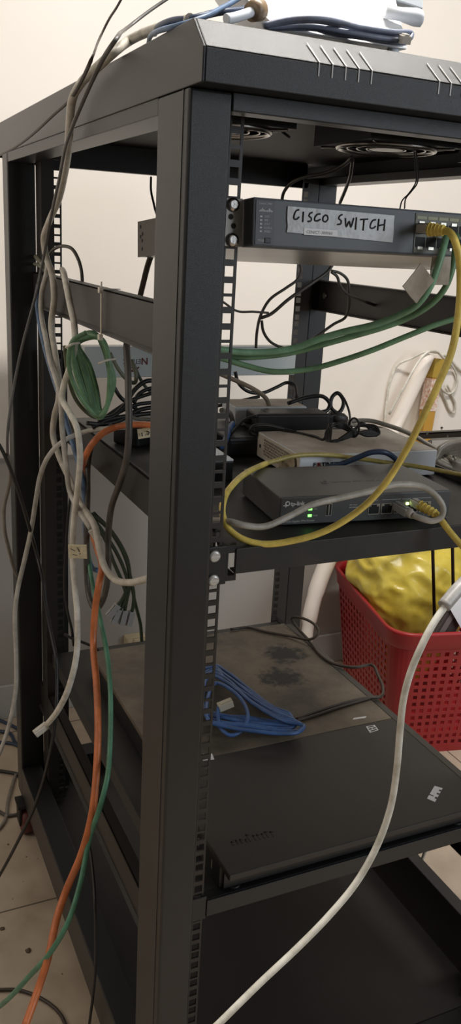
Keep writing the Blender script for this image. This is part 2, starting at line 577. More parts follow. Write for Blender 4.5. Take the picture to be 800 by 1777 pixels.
def fan(cx, cy):
    mb = MB(); z0, z1 = 1320, 1357
    R = 56; S = 60; N = 48
    # square frame with a round opening
    outer = []
    for i in range(N):
        a = 2 * PI * i / N + PI / 4
        c, s = math.cos(a), math.sin(a); k = S / max(abs(c), abs(s))
        outer.append((cx + c * k, cy + s * k))
    inner = [(cx + R * math.cos(2 * PI * i / N + PI / 4), cy + R * math.sin(2 * PI * i / N + PI / 4)) for i in range(N)]
    L = []
    for z in (z0, z1):
        L.append(([mb.bm.verts.new((x, y, z)) for x, y in outer], [mb.bm.verts.new((x, y, z)) for x, y in inner]))
    for i in range(N):
        j = (i + 1) % N
        mb.bm.faces.new((L[0][0][i], L[0][0][j], L[1][0][j], L[1][0][i]))
        mb.bm.faces.new((L[0][1][i], L[1][1][i], L[1][1][j], L[0][1][j]))
        mb.bm.faces.new((L[0][0][i], L[0][1][i], L[0][1][j], L[0][0][j]))
        mb.bm.faces.new((L[1][0][i], L[1][0][j], L[1][1][j], L[1][1][i]))
    f = mb.build('cooling_fan', M_FAN, rack)
    mb = MB()
    mb.ring((cx, cy, 1318.6), (0, 0, 1), 54, 3.2, 48, 8)
    for R2 in (44, 33, 22):
        mb.ring((cx, cy, 1318), (0, 0, 1), R2, 1.0, 40, 6)
    for k in range(4):
        a = PI / 4 + k * PI / 2
        mb.cyl((cx + 10 * math.cos(a), cy + 10 * math.sin(a), 1318.6), (cx + 76 * math.cos(a), cy + 76 * math.sin(a), 1319), 1.1, seg=6)
    mb.build('finger_guard', M_CHROME, f, label='chrome ring guard')
    mb = MB()
    mb.cyl((cx, cy, 1322), (cx, cy, 1350), 20, seg=24)
    for k in range(7):
        a = 2 * PI * k / 7
        for s in (0,):
            u = Vector((math.cos(a), math.sin(a), 0)); v = Vector((-math.sin(a), math.cos(a), 0)); c = Vector((cx, cy, 0))
            mb.hexa([c + u * 19 - v * 7 + Vector((0, 0, 1326)), c + u * 53 - v * 15 + Vector((0, 0, 1326)),
                     c + u * 53 + v * 15 + Vector((0, 0, 1345)), c + u * 19 + v * 7 + Vector((0, 0, 1345)),
                     c + u * 19 - v * 7 + Vector((0, 0, 1328)), c + u * 53 - v * 15 + Vector((0, 0, 1328)),
                     c + u * 53 + v * 15 + Vector((0, 0, 1347)), c + u * 19 + v * 7 + Vector((0, 0, 1347))])
    mb.build('impeller', M_FAN, f)
    mb = MB(); mb.cyl((cx, cy, 1317.4), (cx, cy, 1321), 19, seg=24)
    mb.build('hub_sticker', mat('silver_hub_label', rgb(190, 186, 180), 0.35, 0.6), f, label='silver round hub label')


fan(300, 152); fan(92, 152); fan(508, 152)


def side_rail(x0, x1, z0, z1, s, ye=814):
    mb = MB()
    xa = x0 if s < 0 else x1 - 2.5
    mb.box(xa, xa + 2.5, 79, ye, z0, z1)
    mb.box(x0, x1, 79, ye, z1 - 2.5, z1)
    mb.box(x0, x1, 79, ye, z0, z0 + 2.5)
    if s < 0:
        mb.hexa([(x0 - 5, 79, z0), (x0, 79, z0), (x0, ye, z0), (x0 - 5, ye, z0), (x0 - 5, 79, z0 + 1.5), (x0, 79, z0 + 5), (x0, ye, z0 + 5), (x0 - 5, ye, z0 + 1.5)])
    return mb.build('side_rail', M_RAIL, rack, bevel=0.6)


side_rail(40, 58, 1086, 1142, -1)
side_rail(566, 582, 1092, 1149, 1, 752)
side_rail(42, 60, 290, 345, -1)
side_rail(566, 582, 290, 345, 1, 752)
for y in (726, 110):
    mb = MB(); mb.cyl((574, y, 1121), (580, y, 1121), 6, seg=6); mb.build('rail_bolt', M_STEEL, rack, label='small zinc bolt head')
# base frame
mb = MB(); mb.box(0, 40, 78, 815, 75, 150); mb.build('base_beam', M_RACK, rack, bevel=1.5)
mb = MB(); mb.box(577, 600, 78, 753, 75, 178); mb.build('base_beam', M_RACK, rack, bevel=1.5)
mb = MB(); mb.box(40, 560, 0, 40, 75, 99); mb.build('base_beam', M_RACK, rack, bevel=1.5)
mb = MB(); mb.box(40, 560, 820, 860, 75, 150); mb.build('base_beam', M_RACK, rack, bevel=1.5)
mb = MB(); mb.box(40, 560, 40, 820, 96, 100); mb.build('base_tray', mat('dusty_base_tray', rgb(44, 40, 38), 0.5, 0, 0.3, 700, 0.25, 6), rack)
for (x, y) in ((6, 808), (578, 780), (22, 50), (578, 50)):
    mb = MB(); mb.box(x - 20, x + 20, y - 20, y + 20, 69, 75)
    mb.hexa([(x - 17, y - 14, 25), (x - 13, y - 14, 25), (x - 13, y + 14, 25), (x - 17, y + 14, 25), (x - 17, y - 18, 69), (x - 13, y - 18, 69), (x - 13, y + 18, 69), (x - 17, y + 18, 69)])
    mb.hexa([(x + 13, y - 14, 25), (x + 17, y - 14, 25), (x + 17, y + 14, 25), (x + 13, y + 14, 25), (x + 13, y - 18, 69), (x + 17, y - 18, 69), (x + 17, y + 18, 69), (x + 13, y + 18, 69)])
    c = mb.build('caster', M_RACK2, rack)
    mb = MB(); mb.tube([(x - 12, y, 30), (x - 9, y, 30), (x + 9, y, 30), (x + 12, y, 30)], [26, 30, 30, 26], 28, 1)
    mb.build('caster_wheel', M_CASTER, c, label='maroon rubber wheel')


# ================================================================== SHELVES
sh = empty('rack_shelf', (300, 400, 857), label='black fixed rack shelf at mid height carrying the small routers', cat='shelf', group=None)
mb = MB(); mb.box(80, 520, 48, 742, 894.5, 897)
mb.build('shelf_plate', M_SHELF, sh)
mb = MB(); mb.box(90, 510, 45, 48, 868, 897); mb.box(90, 510, 48, 60, 868, 870.5)
mb.build('front_lip', M_SHELF, sh, bevel=0.8)
for s in (-1, 1):
    xa, xb = (76, 79) if s < 0 else (521, 524)
    mb = MB(); mb.box(xa, xb, 75, 745, 857, 909); mb.box(xa if s < 0 else xa - 4, xb + 4 if s < 0 else xb, 75, 745, 906.5, 909)
    mb.build('side_wall', M_SHELF, sh, bevel=0.6)
    mb = MB()
    xa, xb = (50, 80) if s < 0 else (520, 550)
    mb.box(xa, xb, 46.5, 49.6, 857, 901)
    mb.build('mounting_ear', M_RACK, sh, bevel=0.8)
    for z in (891, 863.5):
        xc = 65 if s < 0 else 535
        mb = MB(); mb.tube([(xc, 46.5, z), (xc, 44.5, z), (xc, 43, z)], [6.6, 6.4, 4.4], 20, 1); mb.box(xc - 5.5, xc + 5.5, 42.6, 43.2, z - 0.6, z + 0.6)
        mb.build('screw', mat('pale_zinc_screw', rgb(205, 203, 198), 0.35, 0.5), sh, bevel=0.4, label='pale zinc slotted screw')
    # bracket between ear and lip, with an opening
    xa, xb = (80, 92) if s < 0 else (508, 520)
    mb = MB(); mb.box(xa, xb, 47, 74, 892, 901); mb.box(xa, xb, 47, 74, 860, 866); mb.box(xa, xa + 2, 47, 49, 866, 892); mb.box(xb - 2, xb, 47, 49, 866, 892)
    mb.build('lip_bracket', M_RACK2, sh)

sh2 = empty('rack_shelf', (300, 400, 416), label='black rack shelf near the base carrying the wide flat server', cat='shelf')
mb = MB(); mb.box(56, 540, 62, 745, 434, 437)
mb.build('shelf_plate', M_SHELF, sh2)
mb = MB(); mb.box(78, 522, 45, 48, 414, 438); mb.box(78, 522, 48, 62, 435, 438); mb.box(78, 522, 48, 60, 414, 416.5)
mb.build('front_lip', M_RACK, sh2, bevel=0.8)
mb = MB(); mb.box(50, 56, 82, 745, 414, 440); mb.build('side_wall', M_RACK2, sh2)
mb = MB(); mb.box(536, 546, 82, 745, 414, 440); mb.build('side_wall', M_SHELF, sh2)
for xa, xb in ((50, 78), (522, 550)):
    mb = MB(); mb.box(xa, xb, 46.5, 49.6, 410, 444); mb.build('mounting_ear', M_RACK, sh2, bevel=0.8)

# ================================================================== NETWORK SWITCH (sagging at the rear)
TILT = math.radians(-3.9)
sw = empty('network_switch', (300, 50, 1205), (TILT, 0, 0),
           label='slim blue-grey rack network switch with a handwritten tape strip, topmost in the rack', cat='network switch')
# local: x -300.., y from front rail plane, z up
mb = MB(); mb.box(-221, 221, 4, 309, 0.8, 43.5)
mb.build('chassis', M_GALV, sw, local=True, bevel=0.8)
for xa in (-222.2, 220.8):
    mb = MB(); mb.box(xa, xa + 1.4, 4, 310, 0.6, 43.7); mb.build('chassis_side', M_DKCASE, sw, local=True, label='dark painted side')
mb = MB()
prof = [(-221, 4), (221, 4), (221, -23), (-221, -23)]
mb.prism(prof, 0.4, 44, 'z')
mb.build('front_bezel', M_SWITCH, sw, local=True, bevel=1.8)
for s in (-1, 1):
    mb = MB()
    xa, xb = (-243, -222) if s < 0 else (222, 243)
    mb.box(xa, xb, -3, 0, 0.2, 44); 
    e = mb.build('mounting_ear', mat('worn_ear_metal', rgb(142, 138, 134), 0.4, 0.35), sw, local=True, bevel=0.6)
    for z in (6.2, 38):
        xc = -232.5 if s < 0 else 232.5
        mb = MB(); mb.tube([(xc, -3, z), (xc, -5, z), (xc, -6.6, z)], [6.6, 6.2, 3.6], 20, 1)
        mb.box(xc - 3.6, xc + 3.6, -7.0, -6.2, z - .7, z + .7); mb.box(xc - .7, xc + .7, -7.0, -6.2, z - 3.6, z + 3.6)
        mb.build('screw', M_CHROME, e, local=True)
    mb = MB()
    for z, dx in ((19, 1.5), (27, -1.5)):
        xc = -233 + dx if s < 0 else 233 - dx
        mb.cyl((xc, -3.4, z), (xc, -2, z), 2.6, seg=14)
    mb.build('ear_holes', M_PORTHOLE, e, local=True)
mb = MB()
for y, z in ((292, 10), (298, 37), (292, 20), (298, 25), (291, 28)):
    mb.cyl((-222.6, y, z), (-221, y, z), 2.4, seg=10)
mb.build('chassis_holes', M_PORTHOLE, sw, local=True)
# left led panel
YF = -23.0
mb = MB(); mb.box(-218.5, -199, YF - 0.7, YF, 2, 42); mb.build('led_panel', mat('led_panel_blue_grey', rgb(76, 79, 85), 0.5), sw, local=True, bevel=0.6)
for i, w in enumerate(('SYST', 'RPS', 'STAT', 'DUPLX', 'SPEED')):
    text(w, 2.6, M_GREYPRINT, sw, 'lettering', face_front(-209.5, YF - 0.7, 26.4 - i * 3.3))
mb = MB()
for i in range(5):
    mb.box(-214, -211.8, YF - 1.0, YF - 0.3, 26.6 - i * 3.3, 27.9 - i * 3.3)
# bridge-like mark of vertical bars
for bx in (-214.6, -207.4):
    for k, h in enumerate((1.2, 2.0, 3.2, 2.0, 1.2)):
        mb.box(bx + k * 1.4 - 0.45, bx + k * 1.4 + 0.45, YF - 1.0, YF - 0.3, 31.6, 31.6 + h)
mb.build('panel_marks', M_GREYPRINT, sw, local=True)
text('Catalyst 2960', 2.4, M_GREYPRINT, sw, 'lettering', face_front(-215.5, YF - 0.7, 38))
text('MODE', 2.6, M_GREYPRINT, sw, 'lettering', face_front(-216, YF - 0.7, 5))
mb = MB(); mb.box(-208.5, -202, YF - 1.6, YF, 3.6, 8.4); mb.build('mode_button', M_SWSIDE, sw, local=True, bevel=0.5)
# tape strip with handwriting
tape_pts = [(-186 + 1, 15), (-64, 10.5), (-65.5, 37.5), (-184, 37.5)]
mb = MB()
NX = 24; NZ = 4
rows = []
for j in range(NZ + 1):
    row = []
    for i in range(NX + 1):
        u = i / NX; v = j / NZ
        x = (-185 + 121 * u) ; z = (14.6 - 3.6 * u) * (1 - v) + (38 - 1.2 * u) * v
        if i in (0, NX): x += random.uniform(-0.7, 0.7)
        row.append(mb.bm.verts.new((x, YF - 0.75 - random.uniform(0, 0.25), z)))
    rows.append(row)
for j in range(NZ):
    for i in range(NX):
        mb.bm.faces.new((rows[j][i], rows[j][i + 1], rows[j + 1][i + 1], rows[j + 1][i]))
tape = mb.build('tape_strip', M_TAPE, sw, local=True, label='silver grey tape strip with hand lettering')
so = tape.modifiers.new('thick', 'SOLIDIFY'); so.thickness = 0.0004; so.offset = 1

STROKES = {
    'C': [[(0.9, 0.95), (0.45, 0.85), (0.1, 0.4), (0.12, 0.12), (0.5, 0.08), (0.95, 0.3)]],
    'I': [[(0.4, 1.0), (0.3, 0.0)]],
    'S': [[(0.9, 1.0), (0.45, 0.85), (0.3, 0.62), (0.75, 0.42), (0.7, 0.15), (0.1, 0.05)]],
    'O': [[(0.5, 0.8), (0.15, 0.55), (0.15, 0.15), (0.55, 0.05), (0.9, 0.35), (0.8, 0.72), (0.5, 0.8)]],
    'W': [[(0.05, 0.9), (0.2, 0.05), (0.5, 0.6), (0.72, 0.05), (1.0, 0.95)]],
    'T': [[(0.0, 0.92), (1.0, 1.0)], [(0.5, 0.95), (0.45, 0.0)]],
    'H': [[(0.1, 1.0), (0.02, 0.0)], [(0.95, 1.0), (0.88, 0.0)], [(0.05, 0.42), (0.92, 0.55)]],
}
mb = MB()
for ch, x, z, w, h in (('C', -179, 26, 6.5, 10), ('I', -170, 24.5, 4, 9.5), ('S', -164, 25, 6, 9), ('C', -156.5, 26, 7.5, 7.5), ('O', -147.5, 26, 7, 8),
                       ('S', -131, 24, 6.5, 10), ('W', -122, 22.5, 10, 9.5), ('I', -110.5, 21, 4, 11.5), ('T', -104.5, 20.5, 9, 11), ('C', -93, 22.5, 7.5, 9.5), ('H', -83.5, 21.5, 8.5, 11)):
    for st in STROKES[ch]:
        pts = [Vector((x + a * w, YF - 1.35, z + b * h)) for a, b in st]
        mb.tube(pts, 0.85, 6, 4)
mb.build('handwriting', M_INK, tape, local=True, label='black marker lettering')
mb = MB(); mb.box(-167, -130, YF - 1.8, YF - 1.2, 13.2, 19.2); stk = mb.build('sticker', M_STICKER, sw, local=True, label='small white printed sticker')
text('CEN/CT-300060', 4.0, M_DIMPRINT, stk, 'lettering', face_front(-164.5, YF - 1.7, 14.6), sx=1.05)
# ports: two rows in groups
mb = MB(); mb.box(-38, 214, YF - 0.8, YF, 2.5, 41); mb.build('port_block', M_PORTPLATE, sw, local=True)
mb = MB(); mo = MB(); ms = {1: MB(), -1: MB()}
for g in range(3):
    gx = -37 + g * 84
    for c in range(6):
        x = gx + c * 13.6
        if c % 1 == 0:
            mb.box(x + 0.5, x + 12.6, YF - 1.2, YF - 0.4, 35.2, 38.2)
        for z0, up in ((21, 1), (8, -1)):
            mo.box(x + 0.8, x + 12.4, YF - 1.3, YF - 0.5, z0, z0 + 10)
            ms[up].box(x + 3.4, x + 9.8, YF - 1.7, YF - 0.9, z0 + (9.4 if up > 0 else -2.2), z0 + (12.2 if up > 0 else 0.6))
mb.build('port_number_strip', M_PORTTAB, sw, local=True)
pj = mo.build('port_openings', M_PORTHOLE, sw, local=True)
ms[1].build('upper_port_tabs', M_PORTMET, sw, local=True); ms[-1].build('lower_port_tabs', M_PORTMET, sw, local=True)

# ================================================================== NETLINK BOX (upside down)
nb = empty('network_box', (323, 722, 971), label='flat pale network box hung upside down across the rear rails', cat='network box')
mb = MB(); mb.box(106, 521, 722, 749.5, 971, 1025); mb.build('case', M_NETLINK, nb, bevel=1.2)


def rot_text(x, y, z):
    return Matrix.Translation((x, y, z)) @ Matrix.Rotation(PI, 4, 'Y') @ Matrix.Rotation(PI / 2, 4, 'X')


LO = Vector((-323, -722, -971))
text('N', 17, M_RED, nb, 'lettering', rot_text(222 + LO.x, -0.3, 1005 + LO.z), bold=0.25, label='dark red upside-down initial')
text('ETLINK', 12, mat('navy_print', rgb(60, 52, 70), 0.5), nb, 'lettering', rot_text(208.5 + LO.x, -0.3, 1003 + LO.z), sx=0.85)
mb = MB()
mb.tube([(205, 721.6, 989), (196, 721.6, 983), (184, 721.6, 985), (178, 721.6, 994)], [1.2, 2.0, 1.6, 0.6], 8, 6)
mb.tube([(200, 721.6, 991), (193, 721.6, 988), (187, 721.6, 990)], [0.8, 1.4, 0.8], 8, 6)
mb.build('logo_swoosh', M_RED, nb, label='red and dark swoosh mark')

# ================================================================== ROUTER (mid shelf, front)
rt = empty('router', (168, 98, 897), (0, 0, math.radians(-6.2)),
           label='dark grey metal router with green lights at the front of the mid shelf', cat='router')
mb = MB(); mb.box(0, 226, 0, 131, 2, 36); mb.build('case', M_TPLINK, rt, local=True, bevel=1.4)
mb = MB(); mb.box(1, 225, -1.2, 0.5, 3, 35); fp = mb.build('front_panel', mat('router_front_grey', rgb(80, 82, 82), 0.4), rt, local=True, bevel=0.5)
mb = MB()
for x in (14, 212):
    for y in (14, 117):
        mb.cyl((x, y, 0), (x, y, 2.5), 7, seg=14)
mb.build('feet', M_BLACKPL, rt, local=True)
text('tp-link', 6.8, M_WHITEPRINT, rt, 'lettering', face_front(12.6, -1.2, 26.0), bold=0.14)
mb = MB()
mb.ring((8.6, -1.4, 28.6), (0, 1, 0), 2.3, 0.8, 20, 6); mb.tube([(6.4, -1.4, 28.6), (6.4, -1.4, 24.0)], 0.8, 6, 1); mb.tube([(3.4, -1.4, 26.2), (8.4, -1.4, 26.2)], 0.8, 6, 1)
mb.build('logo_mark', M_WHITEPRINT, rt, local=True)
text('ER7206', 3.4, M_GREYPRINT, rt, 'lettering', face_front(4, -1.2, 10.2))
text('Omada Gigabit VPN Router', 3.4, M_GREYPRINT, rt, 'lettering', face_front(4, -1.2, 5.6), sx=1.05)
for z, t1 in ((19.6, 'SYS'), (11.4, 'PWR')):
    mb = MB(); mb.box(35.5, 40, -1.9, -0.8, z, z + 2.8); mb.build('indicator_light', M_LEDG, rt, local=True, label='small lit green light')
    text(t1, 2.5, M_GREYPRINT, rt, 'lettering', face_front(42.5, -1.2, z + 0.2))
# usb port
mb = MB(); mb.box(57.5, 65.5, -1.7, -0.6, 11.5, 26.5); us = mb.build('usb_port', M_PORTMET, rt, local=True, label='metal usb socket')
mb = MB(); mb.box(58.4, 64.6, -2.0, -1.2, 12.4, 25.6); mb.build('socket_opening', M_PORTHOLE, us, local=True)
mb = MB(); mb.box(60.8, 62.2, -2.3, -1.5, 13, 25); mb.build('socket_tongue', M_PORTMET, us, local=True)
mb = MB(); mb.box(88, 102, -1.35, -1.1, 20.0, 20.8); mb.build('print_line', M_GREYPRINT, rt, local=True)
text('SFP WAN', 2.5, M_GREYPRINT, rt, 'lettering', face_front(88, -1.2, 22.5))
for k in range(5):
    x = 113 + k * 17.4
    mb = MB(); mb.box(x, x + 15.6, -1.8, -0.6, 10, 23.4); pr_ = mb.build('network_port', M_PORTMET, rt, local=True, label='metal-framed network socket')
    mb = MB(); mb.box(x + 1.3, x + 14.3, -2.2, -1.2, 11.3, 20.2); mb.box(x + 4.4, x + 11.2, -2.2, -1.2, 20.2, 22.6); mb.build('socket_opening', M_PORTHOLE, pr_, local=True)
    if k in (2, 3):
        mb = MB(); mb.box(x - 1.6, x + 1.8, -2.8, -1.8, 20.6, 23.6); mb.build('port_light', M_LEDW, pr_, local=True, label='lit yellow-green light')
    text(str(k + 1), 2.5, M_GREYPRINT, rt, 'lettering', face_front(x + 7, -1.2, 5.4))
text('WAN', 2.5, M_GREYPRINT, rt, 'lettering', face_front(119, -1.2, 27))
text('WAN/LAN', 2.5, M_GREYPRINT, rt, 'lettering', face_front(158, -1.2, 27))
mb = MB(); mb.box(131, 156, -1.35, -1.1, 27.8, 28.3); mb.box(172, 198, -1.35, -1.1, 27.8, 28.3); mb.build('print_line', M_GREYPRINT, rt, local=True)
text('tp-link OMADA', 8, M_DIMPRINT, rt, 'top_lettering', face_up(88, 52, 36.0), sx=1.3)
mb = MB(); mb.ring((80, 55, 36.2), (0, 0, 1), 4, 1.1, 18, 6); mb.build('top_logo_mark', M_DIMPRINT, rt, local=True)

# ================================================================== FIREWALL (white, behind)
fw = empty('firewall_box', (282, 258, 897), (0, 0, math.radians(-3.5)),
           label='white firewall box with dusty top and vented side, behind the dark router', cat='firewall')
mb = MB(); mb.box(0, 220, 0, 150, 3, 40); mb.build('case', M_WHITEBOX, fw, local=True, bevel=1.2)
mb = MB(); mb.box(1, 219, 2, 149, 40, 40.6); mb.build('dust_layer', M_DUSTYWHITE, fw, local=True, label='dusty beige top')
mb = MB(); mb.box(-0.6, 0.2, 2, 149, 5, 39); mb.build('side_panel', M_FORTISIDE, fw, local=True, label='cream vented side')
mb = MB()
for i in range(22):
    for j in range(6):
        y = 24 + i * 4.6 + (j % 2) * 2.2; z = 11 + j * 4.2
        mb.box(-1.0, -0.4, y, y + 2.0, z, z + 3.0)
mb.build('side_vents', mat('vent_shadow', rgb(96, 86, 72), 0.7), fw, local=True)
mb = MB(); mb.cyl((-1.0, 138, 21), (0, 138, 21), 3, seg=12); mb.build('side_screw', M_PORTHOLE, fw, local=True)
mb = MB()
for x in (14, 206):
    for y in (14, 136):
        mb.cyl((x, y, 0), (x, y, 3.5), 7, seg=14)
mb.build('feet', M_BLACKPL, fw, local=True)
text('F RTINET', 8, M_INK, fw, 'lettering', face_front(20, -0.2, 23.5), sx=1.2, bold=0.25)
mb = MB()
for a, b in ((0, 0), (1, 0), (2, 0), (0, 1), (2, 1), (0, 2), (1, 2), (2, 2)):
    mb.box(25.8 + a * 1.9, 27.3 + a * 1.9, -0.6, 0.2, 23.6 + b * 2.0, 25.2 + b * 2.0)
mb.build('logo_mark', M_FORTIRED, fw, local=True, label='small red tiled mark')
for k in range(2):
    mb = MB(); mb.box(164 + k * 7, 168 + k * 7, -0.9, 0.2, 9.5, 12.5); mb.build('indicator_light', M_LEDW, fw, local=True, label='small lit green light')
# torn strip of parcel tape hanging on the vented side
mb = MB()
g = []
for i in range(9):
    row = []
    for j in range(5):
        y = 2 + i * 6.5 + random.uniform(-1.2, 1.2) + j * 2; z = 6 + j * 7 + random.uniform(-1.4, 1.4) + (i % 2) * 1.5
        row.append(mb.bm.verts.new((-3.5 - random.uniform(0, 3.5), y, z)))
    g.append(row)
for i in range(8):
    for j in range(4):
        if not (i > 4 and j > 1):
            mb.bm.faces.new((g[i][j], g[i + 1][j], g[i + 1][j + 1], g[i][j + 1]))
tt = mb.build('torn_tape', mat('crinkled_brown_tape', rgb(176, 160, 132), 0.35, 0, 0.5, 120, 0.6, 60, rgb(112, 96, 76)), fw, local=True, label='crinkled brown tape scrap')
so = tt.modifiers.new('thick', 'SOLIDIFY'); so.thickness = 0.0005
mb = MB(); mb.tube([(150, 40, 40.6), (60, 118, 40.9)], 0.5, 6, 1)

# ================================================================== items at the back of the mid shelf
md = empty('modem', (300, 470, 897), (0, 0, math.radians(-4)), label='black plastic modem under the adapter at the back of the mid shelf', cat='modem')
mb = MB(); mb.box(-52, 130, -62, 70, 2, 31); mb.build('case', mat('navy_black_plastic', rgb(30, 32, 40), 0.45), md, local=True, bevel=4)
mb = MB(); mb.box(-48, 126, -63, -61, 9, 24); mb.build('front_panel', M_BLACKPL, md, local=True, bevel=0.8)
mb = MB()
for x in (-42, 120):
    for y in (-52, 60):
        mb.cyl((x, y, 0), (x, y, 2.5), 6, seg=12)
mb.build('feet', M_BLACKPL, md, local=True)

pa = empty('power_adapter', (362, 448, 928), (0, 0, math.radians(-7)), label='black power brick lying in front of the white dusty box', cat='power adapter')
mb = MB(); mb.box(-62, 62, -26, 26, 0, 31); mb.build('case', mat('dusty_black_plastic', rgb(34, 32, 31), 0.5, 0, 0.1, 500, 0.4, 25), pa, local=True, bevel=4, bseg=3)
mb = MB(); mb.box(62, 76, -9, 9, 9, 24); mb.build('socket_plug', M_BLACKPL, pa, local=True, bevel=2)
mb = MB(); mb.tube([(-62, 0, 15), (-72, 0, 15)], [5, 3], 10, 1); mb.build('cord_boot', M_BLACKPL, pa, local=True)
mb = MB(); mb.box(-40, 30, -18, 18, 31, 31.4); mb.build('rating_label', mat('grey_rating_label', rgb(70, 66, 62), 0.5), pa, local=True)

wb = empty('media_converter', (356, 512, 928), (0, 0, math.radians(-6)), label='small white box with a brown dusty top behind the black power brick', cat='network box')
mb = MB(); mb.box(-62, 62, -24, 46, 0, 30); mb.build('case', M_WHITEBOX, wb, local=True, bevel=1.5)
mb = MB(); mb.box(-60, 60, -22, 44, 30, 30.6); mb.build('dust_layer', M_DUSTYWHITE, wb, local=True, label='dusty beige top')
mb = MB(); mb.box(-40, -26, -24.6, -23.6, 6, 17); mb.build('port', M_PORTHOLE, wb, local=True)

sb = empty('small_modem', (176, 330, 897), (0, 0, math.radians(-3)), label='small black box with a pale lid half hidden behind the front post', cat='modem')
mb = MB(); mb.box(-55, 24, -36, 40, 0, 28); mb.build('case', M_BLACKPL, sb, local=True, bevel=1.5)
mb = MB(); mb.box(-55, 24, -36, 40, 28.2, 31); mb.build('lid', M_WHITEBOX, sb, local=True, bevel=0.8, label='pale grey lid')

ps = empty('power_strip', (185, 560, 897), (0, 0, math.radians(30)), label='black power strip lying among black cords at the left rear of the mid shelf', cat='power strip')
mb = MB(); mb.box(-80, 120, -26, 26, 0, 34); mb.build('case', M_BLACKPL, ps, local=True, bevel=5, bseg=3)
for k in range(3):
    mb = MB(); mb.tube([(-55 + k * 55, 0, 34), (-55 + k * 55, 0, 35.5)], 17, 20, 1); mb.build('socket', mat('dark_socket_plastic', rgb(46, 44, 43), 0.4), ps, local=True)

# ================================================================== SERVER on the lower shelf
sv = empty('rack_server', (296, 335, 437), label='wide flat dark server with two white stickers on the lower shelf', cat='server')
mb = MB(); mb.box(99, 493, 58, 640, 440, 479); mb.build('chassis', mat('server_side_black', rgb(30, 28, 27), 0.5, 0.1), sv, bevel=1)
mb = MB(); mb.box(97, 495, 26, 262, 476, 485); mb.build('front_lid', M_BIGBOX, sv, bevel=1.5)
mb = MB(); mb.box(97, 495, 263.5, 642, 476, 484.4); mb.build('rear_lid', M_BIGREAR, sv, bevel=1.0, label='dusty brown rear lid')
mb = MB(); mb.box(497.5, 510, 30, 640, 470, 482.5); mb.build('side_flange', mat('brown_black_flange', rgb(62, 57, 51), 0.5), sv, bevel=0.8)
mb = MB(); mb.box(493, 497.5, 58, 640, 470, 474); mb.build('flange_joint', M_PORTHOLE, sv)
mb = MB(); mb.box(104, 488, 54, 58, 441, 474); mb.build('front_panel', M_BLACKPL, sv)
mb = MB()
for x in (120, 470):
    for y in (60, 600):
        mb.cyl((x, y, 437), (x, y, 440.5), 9, seg=14)
mb.build('feet', M_BLACKPL, sv)
for y in (80, 124):
    mb = MB(); mb.box(98.4, 99.2, y, y + 3, 452, 464)
    mb.build('side_mark', mat('pale_scratch', rgb(120, 114, 104), 0.5), sv, label='small pale scratch')


def sticker(pts, z, marks, name, lab):
    mb = MB()
    v = [at(x, y, ('z', z)) for x, y in pts]
    for k in (0, 1):
        pass
    mb.hexa([p for p in v] + [p + Vector((0, 0, 0.35)) for p in v])
    s = mb.build(name, M_STICKER, sv, label=lab)
    mb = MB()
    for (a, b, c, d) in marks:
        def Q(u, w, h):
            return v[0] * (1 - u) * (1 - w) + v[1] * u * (1 - w) + v[2] * u * w + v[3] * (1 - u) * w + Vector((0, 0, h))
        mb.hexa([Q(a, b, .3), Q(c, b, .3), Q(c, d, .3), Q(a, d, .3), Q(a, b, .55), Q(c, b, .55), Q(c, d, .55), Q(a, d, .55)])
    mb.build('sticker_print', M_BIGBOX, s)


sticker([(642, 1272), (657, 1267), (650, 1258), (635, 1261)], 485, [(.15, .1, .85, .25), (.1, .4, .45, .6), (.55, .4, .9, .6), (.15, .75, .8, .9)], 'sticker', 'small square white sticker')
sticker([(741, 1386), (755, 1392), (768, 1368), (754, 1364)], 485, [(.75, .2, 1.0, .32), (.7, .5, 1.0, .6), (.75, .75, 1.0, .85), (.0, .28, .5, .34)], 'sticker', 'torn white sticker')
sticker([(612, 1249), (634, 1246), (636, 1243), (614, 1246)], 484.4, [], 'lid_catch', 'pale lid catch')
sticker([(352, 1320), (372, 1318), (368, 1308), (352, 1309)], 485, [], 'lid_catch', 'grey lid catch')
mb = MB(); xx = 0
for (w1, h1) in ((5, 7), (4, 8), (5, 8), (3, 6), (6, 14), (4, 10), (5, 10), (4, 10), (5, 12), (6, 10)):
    y0 = 74 - xx * 0.05
    mb.box(123 + xx, 123 + xx + 1.8, y0, y0 + h1, 485, 485.25); mb.box(123 + xx, 123 + xx + w1 * 0.8, y0 + h1 - 2, y0 + h1, 485, 485.25)
    xx += w1 + 1.6
mb.build('embossed_mark', mat('dark_embossed_mark', rgb(30, 27, 25), 0.4), sv, label='worn dark lettering')
